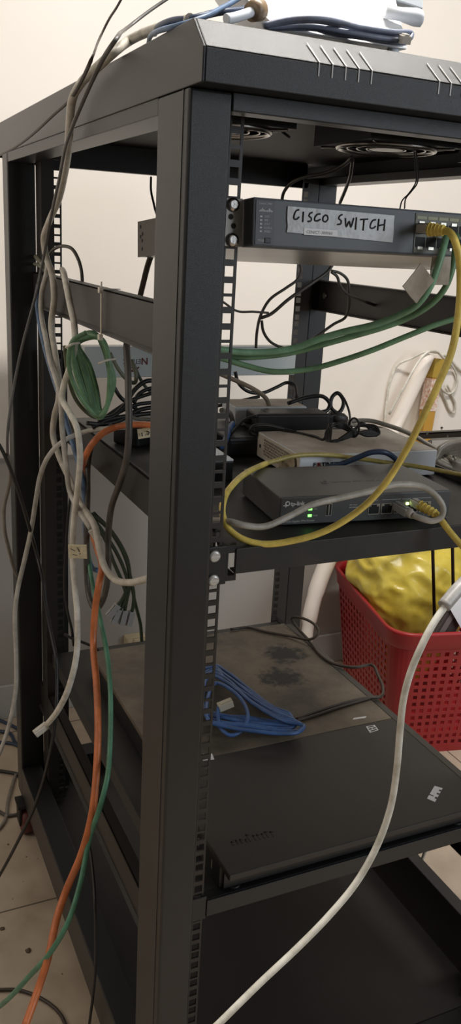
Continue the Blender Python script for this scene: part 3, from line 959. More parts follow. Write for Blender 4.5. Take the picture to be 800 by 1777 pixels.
# black sticky residue and wiped dust on the rear lid
nt = M_BIGREAR.node_tree
bs = nt.nodes['Principled BSDF']
src = bs.inputs['Base Color'].links[0].from_socket
tc = nt.nodes.new('ShaderNodeTexCoord')
acc = None
for (px, py, rx, ry) in ((494, 1134, 46, 46), (488, 1176, 48, 40)):
    c = at(px, py, ('z', 484.4)) - Vector((296, 335, 437))
    mp = nt.nodes.new('ShaderNodeMapping')
    mp.inputs['Location'].default_value = (-c.x * MM, -c.y * MM, 0)
    nt.links.new(tc.outputs['Object'], mp.inputs['Vector'])
    m2 = nt.nodes.new('ShaderNodeMapping'); m2.inputs['Scale'].default_value = (1 / (rx * MM), 1 / (ry * MM), 0)
    nt.links.new(mp.outputs[0], m2.inputs['Vector'])
    ln = nt.nodes.new('ShaderNodeVectorMath'); ln.operation = 'LENGTH'; nt.links.new(m2.outputs[0], ln.inputs[0])
    nz = nt.nodes.new('ShaderNodeTexNoise'); nz.inputs['Scale'].default_value = 45; nz.inputs['Detail'].default_value = 6; nz.inputs['Roughness'].default_value = 0.7
    nt.links.new(tc.outputs['Object'], nz.inputs['Vector'])
    ad = nt.nodes.new('ShaderNodeMath'); ad.operation = 'MULTIPLY_ADD'; ad.inputs[1].default_value = 2.4; nt.links.new(nz.outputs['Fac'], ad.inputs[0]); nt.links.new(ln.outputs['Value'], ad.inputs[2])
    mr = nt.nodes.new('ShaderNodeMapRange'); mr.inputs['From Min'].default_value = 1.7; mr.inputs['From Max'].default_value = 2.15
    mr.inputs['To Min'].default_value = 1; mr.inputs['To Max'].default_value = 0
    nt.links.new(ad.outputs[0], mr.inputs['Value'])
    if acc is None:
        acc = mr.outputs[0]
    else:
        mx = nt.nodes.new('ShaderNodeMath'); mx.operation = 'MAXIMUM'; nt.links.new(acc, mx.inputs[0]); nt.links.new(mr.outputs[0], mx.inputs[1]); acc = mx.outputs[0]
mx = nt.nodes.new('ShaderNodeMix'); mx.data_type = 'RGBA'
nt.links.new(acc, mx.inputs['Factor']); nt.links.new(src, mx.inputs['A']); mx.inputs['B'].default_value = rgb(22, 20, 18)
nt.links.new(mx.outputs['Result'], bs.inputs['Base Color'])

# ================================================================== ON TOP OF THE CABINET
td = empty('access_point', (160, 55, 1381), label='white device box on the rack top, cut by the upper edge of the picture', cat='network device')
tl = at(372, -54, 130); tr = at(676, -54, 140); bl = at(487, 38, 34); brr = at(702, 27, 60)
mb = MB()
dx = brr.x - bl.x
mb.hexa([(bl.x, 36, 1392), (brr.x, 46, 1396), (brr.x, 150, 1400), (bl.x + 26, 150, 1392),
         (tl.x, 130, tl.z), (tr.x, 140, tr.z), (tr.x, 215, tr.z), (tl.x + 32, 215, tl.z)])
mb.build('case', mat('glossy_white_plastic', rgb(240, 240, 240), 0.3), td, bevel=3)
mb = MB()
for x in (bl.x + 10, brr.x - 12):
    for y in (56, 136):
        mb.cyl((x, y, 1381), (x, y, 1397), 6, seg=12)
mb.build('feet', M_WHITEBOX, td)
a0 = at(728, 32, 62); 
mb = MB(); mb.tube([a0 + Vector((-34, 10, 3)), a0 + Vector((-6, 2, 1)), a0, a0 + Vector((3, -1, 0))], [6, 8, 7.5, 5], 16, 2)
mb.build('antenna', M_WHITEBOX, td, smooth=True)
mb = MB(); c = at(712, 2, 120); mb.hexa([(c.x - 22, 112, c.z - 5), (c.x + 12, 112, c.z - 8), (c.x + 12, 150, c.z - 4), (c.x - 22, 150, c.z - 2), (c.x - 22, 114, c.z + 14), (c.x + 12, 114, c.z + 10), (c.x + 12, 150, c.z + 14), (c.x - 22, 150, c.z + 18)])
mb.build('corner_tab', M_WHITEBOX, td, bevel=2)
# plug with brown end lying beside the device
o, P, r = cable('barrel_connector', 'white barrel plug with a brown end lying on the front left of the rack top', 'plug', M_WHITEBOX, 17,
                [(392, 33, 22), (405, 31, 24), (425, 25, 28), (438, 20, 32)], smooth=4, seg=14)
mb = MB(); mb.tube([at(436, 21, 31), at(449, 15, 36)], [8, 10], 16, 1); mb.build('end_collar', mat('brown_collar', rgb(140, 118, 92), 0.4), o, label='brown end collar')

# blue coil of cable along the front edge of the top
pts = []
loops = [(258, 66), (285, 48), (330, 40), (378, 22), (420, 2)]
cable('network_cable', 'pale blue network cable curling over the left corner of the rack top', 'cable', C_SBLUE, 9,
      [(420, -6, 90), (385, 14, 60), (345, 33, 35), (310, 44, 40), (280, 52, 70), (262, 62, 120), (258, 74, 160)])
cable('network_cable', 'darker blue cable beside the pale blue one at the left of the rack top', 'cable', C_NAVY, 12,
      [(462, 0, 110), (425, 16, 80), (375, 22, 60), (335, 32, 60), (300, 36, 90), (276, 46, 130), (268, 58, 170)])
strand = []
for k in range(4):
    y = 20 + k * 9; dz = k * 3
    strand += [(456 + 6 * k, 44 + 2 * k, y), (505 + 2 * k, 33 + 4 * k, y - 5), (560, 32 + 5 * k, y - 8), (620, 46 + 5 * k, y), (680, 55 + 4 * k, y), (714 - 2 * k, 58 + 3 * k, y + 8),
               (710 - 3 * k, 68 + 2 * k, y + 4), (665, 66 + 2 * k, y), (600, 55 + 3 * k, y + 3), (540, 45 + 4 * k, y + 8)]
o, P, r = cable('coiled_cable', 'hank of slate blue network cable in front of the white device on the rack top', 'cable', pvc('slate_blue_cable_jacket', 128, 136, 158, 0.4, 0.1), 9, strand)
e1 = at(698, 67, 22); plug(o, e1, at(706, 70, 8) - e1, M_CLEAR, (9, 7, 15))

# ================================================================== CABLES outside / left side of the rack
X = lambda v: ('x', v)
o, P, r = cable('network_cable', 'thick grey-white cable from the rack top, looping low and ending behind the front post', 'cable', C_GREYW, 12,
      [(330, 33, 60), (310, 41, 95), (270, 50, 150), (225, 70, 215), (195, 93, X(-8)), (165, 120, X(-14)), (140, 145, X(-15)), (125, 175, X(-16)), (121, 215, X(-14)),
       (119, 250, X(-10)), (112, 300, X(4)), (102, 345, X(12)), (85, 385, X(18)), (76, 415, X(20)), (80, 445, X(22)), (90, 475, X(26)), (94, 515, X(28)), (89, 565, X(28)), (95, 610, X(26)),
       (102, 660, X(24)), (102, 692, X(22)), (95, 720, X(22)), (92, 755, X(22)), (102, 790, X(24)), (120, 830, X(26)), (140, 875, X(28)), (165, 915, X(30)),
       (172, 950, X(32)), (182, 985, X(36)), (200, 1006, X(42)), (225, 1011, X(50)), (262, 1002, X(58))])
cable('network_cable', 'dark grey cable crossing the thick grey-white one and swinging out left of the rack', 'cable', pvc('slate_cable_jacket', 92, 90, 88), 6,
      [(296, -6, 330), (262, 17, 330), (225, 45, 320), (200, 70, X(-28)), (180, 100, X(-28)), (160, 140, X(-30)), (140, 185, X(-30)), (125, 222, X(-28)), (113, 258, X(-22)), (103, 310, X(-8)),
       (93, 355, X(2)), (84, 400, X(8)), (75, 450, X(8)), (60, 520, 560), (40, 595, 560), (26, 660, 560), (17, 715, 550), (13, 755, 550), (13, 790, 560)], flat=0.6)
cable('network_cable', 'grey cable hanging outside the rear left post down to a loop', 'cable', C_GREY, 6,
      [(13, 788, 565), (18, 820, 600), (14, 850, 640), (7, 880, 640), (8, 920, 640), (16, 955, 660), (25, 988, 760), (38, 1012, 900), (54, 1024, 960), (70, 1060, 1000), (80, 1140, 1010), Vector((170, 1130, 5))])
cable('flat_cable', 'flat brown cable hanging from above, slanting across the rack top edge at left', 'cable', C_BROWN, 6,
      [(214, -8, 340), (203, 12, 340), (190, 32, 335), (175, 62, 330), (160, 100, X(-26)), (144, 135, X(-22)), (123, 171, X(-18)), (92, 200, X(-16)), (60, 230, X(-14)), (30, 253, X(-12)), (-8, 273, X(-10))], flat=0.35)
o, P, r = cable('network_cable', 'white cable with a taped tag and a bare plug hanging at lower left', 'cable', C_WHITE, 11,
      [(108, 468, X(50)), (111, 475, X(32)), (115, 495, X(24)), (122, 530, X(22)), (129, 565, X(22)), (130, 598, X(20)), (122, 635, X(18)), (110, 672, X(14)), (108, 692, X(12)), (120, 715, X(14)), (134, 745, X(16)),
       (139, 790, X(16)), (135, 845, X(16)), (128, 905, X(14)), (126, 945, X(12)), (127, 985, X(12)), (131, 1030, X(10)), (134, 1065, X(8)), (133, 1135, X(2)), (121, 1188, X(-8)), (101, 1232, X(-14)), (80, 1259, X(-20))])
pd = (at(50, 1282, P[-1].y - 6) - P[-1])
plug(o, P[-1] - pd.normalized() * 2, pd, M_CLEAR, (12, 9, 24), label='clear modular plug')
c = at(135, 957, X(8))
c.y -= 6; c = at(135, 957, c.y)
flag_tag(o, c, RM[0], (0, 0, 1), 26, 20, M_TAGTAPE, label='cream tape tag with pen marks', t=5)
mb = MB()
for a, b, c2, d2 in ((122, 952, 130, 956), (126, 962, 134, 964), (134, 950, 138, 958), (138, 962, 142, 956)):
    mb.tube([at(a, b, c.y - 4.2), at(c2, d2, c.y - 4.2)], 0.5, 5, 1)
mb.build('pen_marks', M_INK, o)
o, P, r = cable('network_cable', 'greyish white cable with a clear plug ending beside the hanging bundle at left', 'cable', C_LGREY, 9,
      [(83, 450, X(40)), (80, 478, X(26)), (73, 505, X(22)), (71, 530, X(20)), (73, 555, X(20)), (79, 585, X(18)), (86, 622, X(16)), (96, 655, X(14)), (105, 690, X(12)), (108, 745, X(12)), (115, 808, X(14)),
       (121, 852, X(18)), (140, 890, X(22)), (158, 918, X(26))])
pd = at(174, 942, P[-1].y - 4) - P[-1]; plug(o, P[-1], pd, M_CLEAR, (12, 9, 22))
cable('network_cable', 'steel blue cable behind the white ones at left', 'cable', C_SBLUE, 9,
      [(66, 494, X(44)), (64, 520, X(32)), (67, 548, X(34)), (74, 588, X(36)), (85, 630, X(36)), (98, 672, X(36)), (107, 700, X(36)), (115, 732, X(38)), (125, 766, X(40)), (134, 795, X(42)), (143, 832, X(44)), (147, 870, X(46)), (148, 915, X(48)),
       (152, 960, X(50)), (160, 985, X(54)), (170, 990, X(60))])
cable('network_cable', 'dark grey cable arching over the top of the left side rail', 'cable', C_DGREY, 6,
      [(84, 444, X(50)), (94, 432, X(50)), (110, 427, X(54)), (125, 432, X(60)), (135, 448, X(64)), (141, 468, X(66)), (143, 495, X(66)), (142, 520, X(68))])
cable('power_cable', 'dark grey cord dropping from the side rail past the mid shelf into a hanging loop', 'cord', C_DGREY, 11,
      [(224, 572, X(74)), (220, 598, X(70)), (222, 640, X(66)), (223, 690, X(62)), (224, 740, X(60)), (220, 795, X(58)), (205, 846, X(56)), (193, 882, X(54)), (188, 930, X(52)), (188, 980, X(50)), (184, 1022, X(48)),
       (175, 1048, X(46)), (165, 1056, X(44)), (156, 1040, X(42)), (151, 1005, X(42)), (150, 930, X(44)), (152, 860, X(50)), (153, 800, X(56)), (160, 770, X(62)), (180, 750, X(72)), (196, 738, X(86))])
o, P, r = cable('network_cable', 'orange cable over the mid shelf and down the left side to the floor', 'cable', C_ORANGE, 12,
      [(300, 742, 300), (262, 738, 370), (232, 737, 410), (202, 741, 440), (178, 752, 440), (162, 768, 440), (150, 788, 450), (147, 830, X(66)), (152, 890, X(60)), (166, 945, X(50)), (177, 985, X(36)), (172, 1012, X(26)), (165, 1060, X(20)), (162, 1120, X(14)),
       (167, 1180, X(6)), (170, 1250, X(-4)), (168, 1330, X(-16)), (160, 1410, X(-30)), (142, 1480, X(-46)), (115, 1545, X(-66)), (99, 1592, X(-82)), (84, 1660, X(-100)), (65, 1720, X(-118)), (42, 1785, X(-140))])
cable('network_cable', 'teal green cable hanging behind the orange one and trailing to the floor at lower left', 'cable', C_TEAL, 9,
      [(152, 905, X(56)), (152, 945, X(52)), (156, 985, X(46)), (164, 1030, X(40)), (173, 1070, X(34)), (185, 1130, X(26)), (191, 1190, X(18)), (192, 1250, X(10)), (190, 1310, X(0)), (186, 1350, X(-10)), (172, 1405, X(-24)), (155, 1455, X(-36)),
       (140, 1530, X(-54)), (118, 1600, X(-76)), (88, 1652, X(-98)), (50, 1695, X(-120)), (20, 1728, X(-138)), (-10, 1754, X(-150))])
# four dark green leads ending in plugs
leads = [([(150, 885), (178, 922), (200, 955), (216, 990), (222, 1015), (212, 1040), (203, 1052)], (186, 1072), 'leftmost'),
         ([(152, 893), (182, 935), (197, 975), (212, 1010), (218, 1032), (212, 1052), (205, 1060)], (200, 1072), 'second from left'),
         ([(158, 892), (186, 915), (212, 955), (224, 990), (226, 1010), (220, 1040), (216, 1062)], (211, 1082), 'second from right'),
         ([(162, 890), (196, 925), (220, 968), (226, 1000), (232, 1030), (231, 1052), (228, 1064)], (223, 1084), 'rightmost')]
for pts, e, nm in leads:
    o, P, r = cable('patch_lead', 'dark green lead ending in a dusty plug, %s of the four hanging together' % nm, 'cable', C_DGREEN, 6.5, pts, 470, group='dark green leads with plugs')
    pd = at(e[0], e[1], 470) - P[-1]
    plug(o, P[-1] - pd.normalized() * 3, pd, M_GREYPLUG, (11.5, 9, 24), label='dusty grey plug')
cable('network_cable', 'dark green cable with white sleeves passing behind the four plugs down to the server', 'cable', C_DGREEN, 6,
      [(222, 985, 500), (228, 1010, 500), (232, 1035, 505), (238, 1060, 510), (244, 1085, 520), (246, 1112, 530)])
o = bpy.data.objects[-1] if False else None
cable('network_cable', 'light grey cable arching from the mid shelf out left and down to the floor', 'cable', C_LGREY, 8,
      [(266, 744, 540), (215, 742, 500), (184, 744, 480), (145, 750, X(54)), (112, 764, X(22)), (86, 789, X(4)), (70, 825, X(-6)), (62, 870, X(-14)), (54, 920, X(-20)), (43, 970, 590), (31, 1022, 590), (26, 1065, 590), (28, 1140, 600),
       (27, 1200, 600), (13, 1268, 610), (-8, 1325, 620)])
cable('power_cable', 'black cord from the left edge trailing across the rear left post to the floor', 'cord', C_BLACK, 6,
      [(-12, 758, 560), (2, 778, 560), (25, 832, 560), (48, 905, 560), (62, 955, X(-4)), (74, 1005, X(0)), (80, 1050, X(2)), (88, 1095, X(4)), (97, 1140, X(4)), (99, 1180, X(2)), (98, 1225, X(-4)), (91, 1285, X(-14)), (78, 1345, X(-24)), (60, 1400, X(-40)), (36, 1450, X(-60)), (10, 1500, X(-80)), (-10, 1535, X(-95))])
cable('power_cable', 'thin black cord hanging just inside the rear left post', 'cord', C_BLACK, 5,
      [(124, 850, 690), (118, 900, 690), (114, 960, 690), (112, 1020, 690), (117, 1060, 690), (124, 1090, 690), (128, 1120, 700)])
cable('power_cable', 'black cord crossing behind the orange cable above the server', 'cord', C_BLACK, 5,
      [(112, 1100, 700), (125, 1108, 690), (145, 1115, 680), (165, 1124, 670), (172, 1130, 665)])
# floor cords
cable('power_cable', 'brown cord curving over the floor tiles at the bottom left corner', 'cord', C_BROWN, 6, [(-10, 1718, ('z', 4)), (30, 1718, ('z', 4)), (62, 1728, ('z', 4)), (90, 1745, ('z', 4)), (106, 1762, ('z', 4)), (116, 1785, ('z', 4))])
cable('power_cable', 'thin dark cord hanging down beside the lower frame to the floor', 'cord', C_BLACK, 5, [(150, 1440, X(14)), (160, 1500, X(6)), (165, 1570, X(-4)), (166, 1640, X(-8)), (165, 1690, X(-10)), (161, 1730, X(-12)), (154, 1785, X(-14))])
for pts, col, w, lab in (
        ([(-5, 1248), (18, 1258), (40, 1270)], C_NAVY, 6, 'navy cable on the floor tiles left of the rack, nearest the wall'),
        ([(-5, 1268), (16, 1272), (28, 1290), (42, 1296)], C_NAVY, 6, 'navy cable bent on the floor tiles behind the rack at left'),
        ([(-5, 1288), (20, 1290), (42, 1300)], C_NAVY, 6, 'navy cable on the floor at left, nearest the front of the three'),
        ([(-5, 1337), (20, 1341), (42, 1346)], C_BLACK, 6, 'black cord lying on the floor level with the rear left caster')):
    cable('floor_cable', lab, 'cable', col, w, pts, ('z', 5))
cable('floor_cable', 'grey cable hooked round on the floor beside the rear left caster', 'cable', C_GREY, 6, [(-6, 1442, ('z', 4)), (8, 1425, ('z', 4)), (14, 1390, ('z', 4)), (22, 1360, ('z', 4)), (28, 1342, ('z', 4))])
cable('floor_cable', 'dark grey cable arc on the floor that reaches the rear left caster', 'cable', C_DGREY, 6, [(-6, 1405, ('z', 4)), (12, 1415, ('z', 4)), (30, 1413, ('z', 4)), (44, 1400, ('z', 4))])

# green coil hanging from the side rail
pts = []
NL_ = 9
for i in range(NL_):
    f = i / (NL_ - 1)
    yy = 424 + 60 * f + (i % 2) * 10
    jl = random.uniform(-3, 3)
    pts += [(150 + 14 * f, 577 + (i % 3) * 4, yy), (126 + 10 * f, 592 + 4 * f, yy + 6), (121 + 34 * f + jl, 632, yy + 10), (134 + 34 * f + jl, 676, yy + 10), (153 + 22 * f, 708 + 6 * f, yy + 4), (172 + 8 * f, 724 - 10 * f + jl, yy), (184 + 4 * f, 710 - 14 * f, yy - 6),
            (190 + 8 * math.sin(3 * f), 660, yy - 10), (188 - 4 * f, 618, yy - 8), (178 - 6 * f, 590 - 3 * f, yy - 2)]
o, P, r = cable('coiled_cable', 'green network cable coiled and tied below the left side rail', 'cable', C_GREEN, 8, pts)
for (x, y, w2) in ((186, 626, 15), (126, 598, 12)):
    c = at(x, y, 425)
    mb = MB()
    mb.tube([at(x - w2, y + 5, 415), at(x - w2 / 2, y + 2, 411), at(x, y - 1, 411), at(x + w2, y - 3, 418)], 1.6, 6, 3)
    mb.build('cable_tie', M_TIE, o, label='white plastic tie')
cable('network_cable', 'dusty green strand sagging below the coil at left', 'cable', pvc('olive_cable_jacket', 96, 100, 74), 7, [(112, 600, 500), (118, 650, 500), (130, 690, 500), (150, 715, 500), (168, 724, 500), (182, 712, 500)])
cable('network_cable', 'grey green strand hooking right of the coil at left', 'cable', pvc('sage_cable_jacket', 120, 122, 102), 7, [(190, 612, 520), (205, 640, 520), (222, 660, 520), (234, 664, 520), (236, 650, 520), (228, 625, 530)])
cable('network_cable', 'dark green strand falling past the end of the printed box at left', 'cable', C_DGREEN, 6, [(232, 632, 560), (242, 655, 560), (256, 675, 560), (268, 682, 560)])
for pts, lab in (([(165, 738), (200, 712), (232, 693), (270, 680)], 'black cord uppermost in the tangle left of the post'),
                 ([(180, 732), (205, 716), (238, 702), (270, 698)], 'black cord second down in the tangle left of the post'),
                 ([(232, 700), (240, 685), (254, 676), (270, 672)], 'black cord bowing upward in the tangle left of the post'),
                 ([(196, 668), (208, 688), (222, 700), (240, 712)], 'black cord slanting down right into the tangle left of the post')):
    cable('power_cable', lab, 'cord', C_BLACK, 7, pts, 520)
for pts, lab in (([(160, 742), (188, 728), (222, 722), (270, 716)], 'black cord lying lowest in the tangle left of the post'),
                 ([(170, 728), (196, 722), (214, 706), (234, 676), (252, 662), (270, 660)], 'black cord rising steeply out of the tangle left of the post'),
                 ([(150, 734), (176, 736), (206, 730), (240, 712), (270, 706)], 'black cord trailing furthest left from the tangle beside the post')):
    cable('power_cable', lab, 'cord', C_BLACK, 8, pts, 500)
cable('network_cable', 'grey cable lying below the black tangle left of the post', 'cable', C_GREY, 6, [(222, 722, 500), (240, 727, 495), (270, 728, 490)])
c = at(251, 748, 360)
tg = MB(); tg.hexa([at(238, 745, 372), at(240, 762, 372), at(266, 758, 366), at(266, 741, 366), at(238, 745, 376), at(240, 762, 376), at(266, 758, 370), at(266, 741, 370)])
o = tg.build('paper_tag', M_TAGTAPE, origin=c); tag(o, 'cream paper tag with ink marks lying on the mid shelf left of the post', 'tag')
mb = MB(); mb.tube([at(246, 751, 368), at(247, 757, 368)], 0.8, 5, 1); mb.tube([at(254, 748, 366), at(259, 750, 366), at(256, 755, 366)], 0.8, 5, 2); mb.build('ink_marks', M_INK, o)

# cable tie round the side rail
mb = MB()
x0 = 34.2
c = at(175, 520, X(x0))
yy = c.y
mb.box(x0, x0 + 1.2, yy - 1.8, yy + 1.8, 1084, 1152)
mb.box(x0, 60, yy - 1.8, yy + 1.8, 1142.6, 1143.8)
o = mb.build('cable_tie', M_TIE, origin=(x0, yy, 1084)); tag(o, 'white plastic tie strapped round the left side rail', 'cable tie')
mb = MB(); mb.box(x0 - 3, x0 + 2, yy - 4, yy + 4, 1138, 1145); mb.box(x0 - 3, x0 + 2, yy - 4.5, yy + 4.5, 1078, 1085); mb.build('tie_head', M_TIE, o)
cable('grey_bundle', 'frayed bunch of pale cable ends at the top of the rear left post rail', 'cable', pvc('greygreen_cable_jacket', 130, 128, 112), 8, [(62, 445, X(44)), (68, 452, X(38)), (76, 462, X(36)), (82, 470, X(42))])
cable('network_cable', 'pale green cable stub beside the rear left post rail', 'cable', pvc('palegreen_cable_jacket', 120, 126, 104), 6, [(58, 458, X(46)), (66, 460, X(34)), (76, 468, X(32)), (84, 478, X(40))])

# ================================================================== CABLES at the front and right
o, P, r = cable('network_cable', 'green cable with a grey tape flag from the first lower switch port', 'cable', C_LGREEN, 12,
      [(775, 408, 20), (770, 428, 8), (760, 462, 2), (744, 502, 4), (722, 530, 12), (690, 548, 24), (648, 564, 40), (600, 575, 56), (555, 588, 70), (515, 603, 84), (465, 611, 94), (415, 611, 98), (380, 606, 100), (335, 596, 104)])
flag_tag(o, at(726, 492, -2), at(745, 514, -2) - at(708, 470, -2), at(700, 508, -2) - at(740, 470, -2), 26, 29, M_GREYTAG, label='crumpled grey tape flag')
o, P, r = cable('network_cable', 'green cable with a grey tape flag from the second lower switch port', 'cable', C_GREEN, 11,
      [(792, 408, 24), (790, 432, 14), (784, 470, 10), (772, 500, 12), (750, 526, 20), (712, 550, 34), (665, 568, 48), (610, 584, 62), (560, 598, 76), (515, 610, 90), (480, 616, 98), (420, 620, 108), (370, 616, 114)])
flag_tag(o, at(764, 470, 8), at(785, 470, 8) - at(742, 470, 8), (0, 0, 1), 22, 28, M_GREYTAG, label='crumpled grey tape flag')
cable('network_cable', 'lowest of the three green cables sweeping in from the right edge under the switch', 'cable', C_GREEN, 10,
      [Vector((418, 26, 1222)), Vector((420, -6, 1216)), Vector((414, -16, 1186)), (830, 535, 12), (800, 549, 26), (752, 565, 34), (702, 585, 44), (645, 608, 56), (592, 626, 70), (540, 640, 84), (475, 645, 96), (425, 634, 104), (385, 622, 108), (335, 612, 112)])
o, P, r = cable('network_cable', 'bright yellow cable plugged into the switch and looping down over the router', 'cable', C_YELLOW, 12,
      [(771, 400, -6), (781, 404, -16), (790, 420, -26), (797, 450, -30), (799, 490, -32), (795, 550, -34), (783, 612, -34), (760, 668, -32), (732, 728, -26), (704, 783, -14), (664, 845, 0), (620, 888, 12), (563, 922, 26), (505, 939, 38), (455, 944, 48), (418, 934, 58), (395, 915, 70),
       (386, 890, 84), (390, 863, 105), (407, 838, 140), (432, 818, 190), (462, 804, 235)])
p0 = at(771, 400, -6)
plug(o, at(748, 398, 4), at(730, 397, 24) - at(748, 398, 2), M_CLEAR, (11.5, 8.5, 22))
mb = MB(); a = at(742, 398, 8); b = at(771, 400, -7)
mb.tube([a, a.lerp(b, 0.5), b], [6.0, 5.2, 4.4], 14, 1)
for k in range(5):
    mb.ring(a.lerp(b, 0.12 + k * 0.2), b - a, 6.1 - k * 0.3, 0.9, 16, 6)
mb.build('boot', C_YELLOW, o)
cable('network_cable', 'pale yellow cable lying across the front of the white firewall box', 'cable', C_PYELLOW, 8,
      [(455, 806, 236), (480, 799, 240), (512, 791, 244), (560, 789, 246), (610, 794, 238), (660, 801, 222), (715, 808, 210), (765, 817, 190), (810, 826, 170)])
o, P, r = cable('network_cable', 'yellow cable from the last router port leaving at the right edge', 'cable', C_YELLOW, 11,
      [(756, 890, 50), (766, 903, 36), (780, 922, 22), (798, 943, 10), (820, 966, 0), Vector((455, -14, 810)), Vector((500, -6, 770)), Vector((585, -4, 730)), Vector((612, 60, 600)), Vector((614, 90, 300)), Vector((618, 100, 8))])
a = at(726, 876, 72); b = at(757, 892, 48)
plug(o, a.lerp(b, 0.15), a - b, M_CLEAR, (11.5, 8.5, 16))
mb = MB(); mb.tube([a, a.lerp(b, 0.5), b], [6.0, 5.4, 4.4], 14, 1)
for k in range(5):
    mb.ring(a.lerp(b, 0.1 + k * 0.2), b - a, 6.2 - k * 0.35, 0.8, 16, 6)
mb.build('boot', C_YELLOW, o)
o, P, r = cable('network_cable', 'grey cable looping from a router port over its front to the left', 'cable', C_LGREY, 11,
      [(716, 894, 50), (732, 900, 42), (752, 904, 36), (766, 897, 34), (769, 880, 36), (757, 861, 42), (738, 847, 50), (712, 841, 56), (680, 842, 58), (640, 853, 60), (592, 864, 62), (542, 876, 62), (498, 898, 60), (458, 914, 58), (425, 912, 60), (402, 906, 68), (385, 904, 84), (350, 903, 100)])
a = at(692, 880, 76); b = at(716, 894, 50)
plug(o, a.lerp(b, 0.75), a - b, M_GREYPLUG, (12, 9, 30))
mb = MB(); mb.tube([a.lerp(b, 0.7), b], [6.0, 4.6], 14, 1); mb.build('boot', C_LGREY, o)
o, P, r = cable('network_cable', 'dark blue cable arching over the router top to a clear plug in the firewall box', 'cable', C_NAVY, 10,
      [(565, 812, 236), (590, 806, 232), (618, 795, 222), (645, 785, 212), (668, 785, 206), (686, 796, 210), (697, 812, 220)])
plug(o, at(697, 812, 221), at(709, 832, 240) - at(697, 812, 220), M_CLEAR, (14, 10, 20), label='clear plug')

cable('network_cable', 'thick white cable sweeping down in front of the rack from the right', 'cable', C_WHITE, 12,
      [Vector((640, 330, 30)), Vector((648, 260, 330)), Vector((640, 90, 640)), Vector((600, -20, 800)), Vector((500, -75, 905)), Vector((380, -110, 945)), (840, 985, -130), (805, 1015, -140), (778, 1045, -146), (752, 1082, -150), (732, 1120, -152), (712, 1168, -152), (700, 1215, -152), (694, 1270, -152), (689, 1330, -152), (678, 1400, -152), (655, 1466, -152), (618, 1532, -152), (570, 1590, -152), (515, 1646, -152), (450, 1707, -152), (378, 1778, -152), (340, 1815, -152), Vector((-30, -150, 300)), Vector((-70, -140, 150)), Vector((-120, -120, 20)), Vector((-260, -60, 4))], seg=14)
# sleeve of grey tape near the right edge
cable('network_cable', 'broad grey cable at the right edge beside the white paper', 'cable', pvc('pale_grey_conduit', 178, 176, 174), 24, [(840, 978, -132), (815, 1002, -136), (792, 1026, -142), (770, 1052, -147)])

# blue coil on the server
pts = []
zz = ('z', 490)
base = [(352, 1172), (372, 1163), (392, 1176), (440, 1212), (480, 1240), (505, 1250), (500, 1262), (470, 1262), (430, 1256), (390, 1250), (360, 1242)]
for i in range(6):
    for k, (x, y) in enumerate(base):
        pts.append((x + random.uniform(-5, 5) + (i * 5 if 4 <= k <= 7 else 0) * 0.7, y + (i - 2.5) * 4 + random.uniform(-2, 2), ('z', 489 + i * 3.2 + random.uniform(0, 2))))
pts += [(375, 1185, ('z', 508)), (405, 1200, ('z', 508)), (424, 1222, ('z', 506)), (430, 1246, ('z', 503)), (420, 1268, ('z', 497)), (400, 1276, ('z', 494)), (383, 1264, ('z', 498)), (378, 1240, ('z', 504)), (379, 1228, ('z', 508))]
o, P, r = cable('coiled_cable', 'blue network cable in a loose hank on the server lid', 'cable', C_BLUE, 6.5, pts)
plug(o, P[-1], at(391, 1216, ('z', 512)) - at(376, 1222, ('z', 508)), mat('ivory_plug', rgb(196, 188, 168), 0.4), (13, 11, 24), label='ivory plug with hood')
cable('power_cable', 'thin black cord looping over the right rear edge of the server lid and back', 'cord', C_BROWN, 5,
      [(400, 1092, ('z', 488)), (430, 1089, ('z', 488)), (465, 1097, ('z', 488)), (505, 1104, ('z', 490)), (540, 1109, ('z', 500)), (553, 1098, ('z', 512)), (545, 1083, ('z', 520)), (522, 1072, ('z', 520)), (506, 1073, ('z', 508)), (515, 1088, ('z', 496)),
       (535, 1110, ('z', 488)), (558, 1138, ('z', 488)), (580, 1152, ('z', 487)), (615, 1158, ('z', 487)), (645, 1154, ('z', 489)), (656, 1172, ('z', 489)), (665, 1196, ('z', 488)), (660, 1209, ('z', 488)), (630, 1212, ('z', 488)), (590, 1222, ('z', 488)), (552, 1234, ('z', 488)), (515, 1248, ('z', 488))])
cable('power_cable', 'second thin black cord beside the one on the server lid', 'cord', C_BROWN, 5,
      [(655, 1208, ('z', 487.5)), (620, 1218, ('z', 487.5)), (580, 1230, ('z', 487.5)), (545, 1242, ('z', 487.5)), (510, 1252, ('z', 487.5))])

# cords behind and around the switch
cable('power_cable', 'dark cord arching from the switch up to the fan at right', 'cord', C_DGREY, 6,
      [(489, 350, 330), (492, 335, 320), (505, 318, 300), (530, 307, 270), (565, 300, 240), (595, 287, 210), (612, 272, 180)])
cable('power_cable', 'dark cord dropping straight behind the switch from the fan at right', 'cord', C_DGREY, 6,
      [(612, 275, 185), (608, 305, 220), (600, 328, 260), (590, 352, 300)])
cable('fan_wire', 'pair of thin black wires hanging from the middle fan', 'wire', C_BLACK, 2.5,
      [(718, 255, 120), (721, 290, 125), (722, 315, 130), (710, 335, 135), (698, 348, 140), (694, 362, 145)])
cable('fan_wire', 'thin black wire beside the pair hanging from the middle fan', 'wire', C_BLACK, 2.5,
      [(721, 255, 122), (725, 290, 127), (724, 318, 132), (714, 332, 137), (704, 345, 142), (702, 362, 146)])
cable('fan_wire', 'black wire draped under the top from the left fan', 'wire', C_BLACK, 5,
      [(452, 198, 190), (462, 206, 190), (472, 222, 200), (488, 228, 210), (502, 238, 220)])
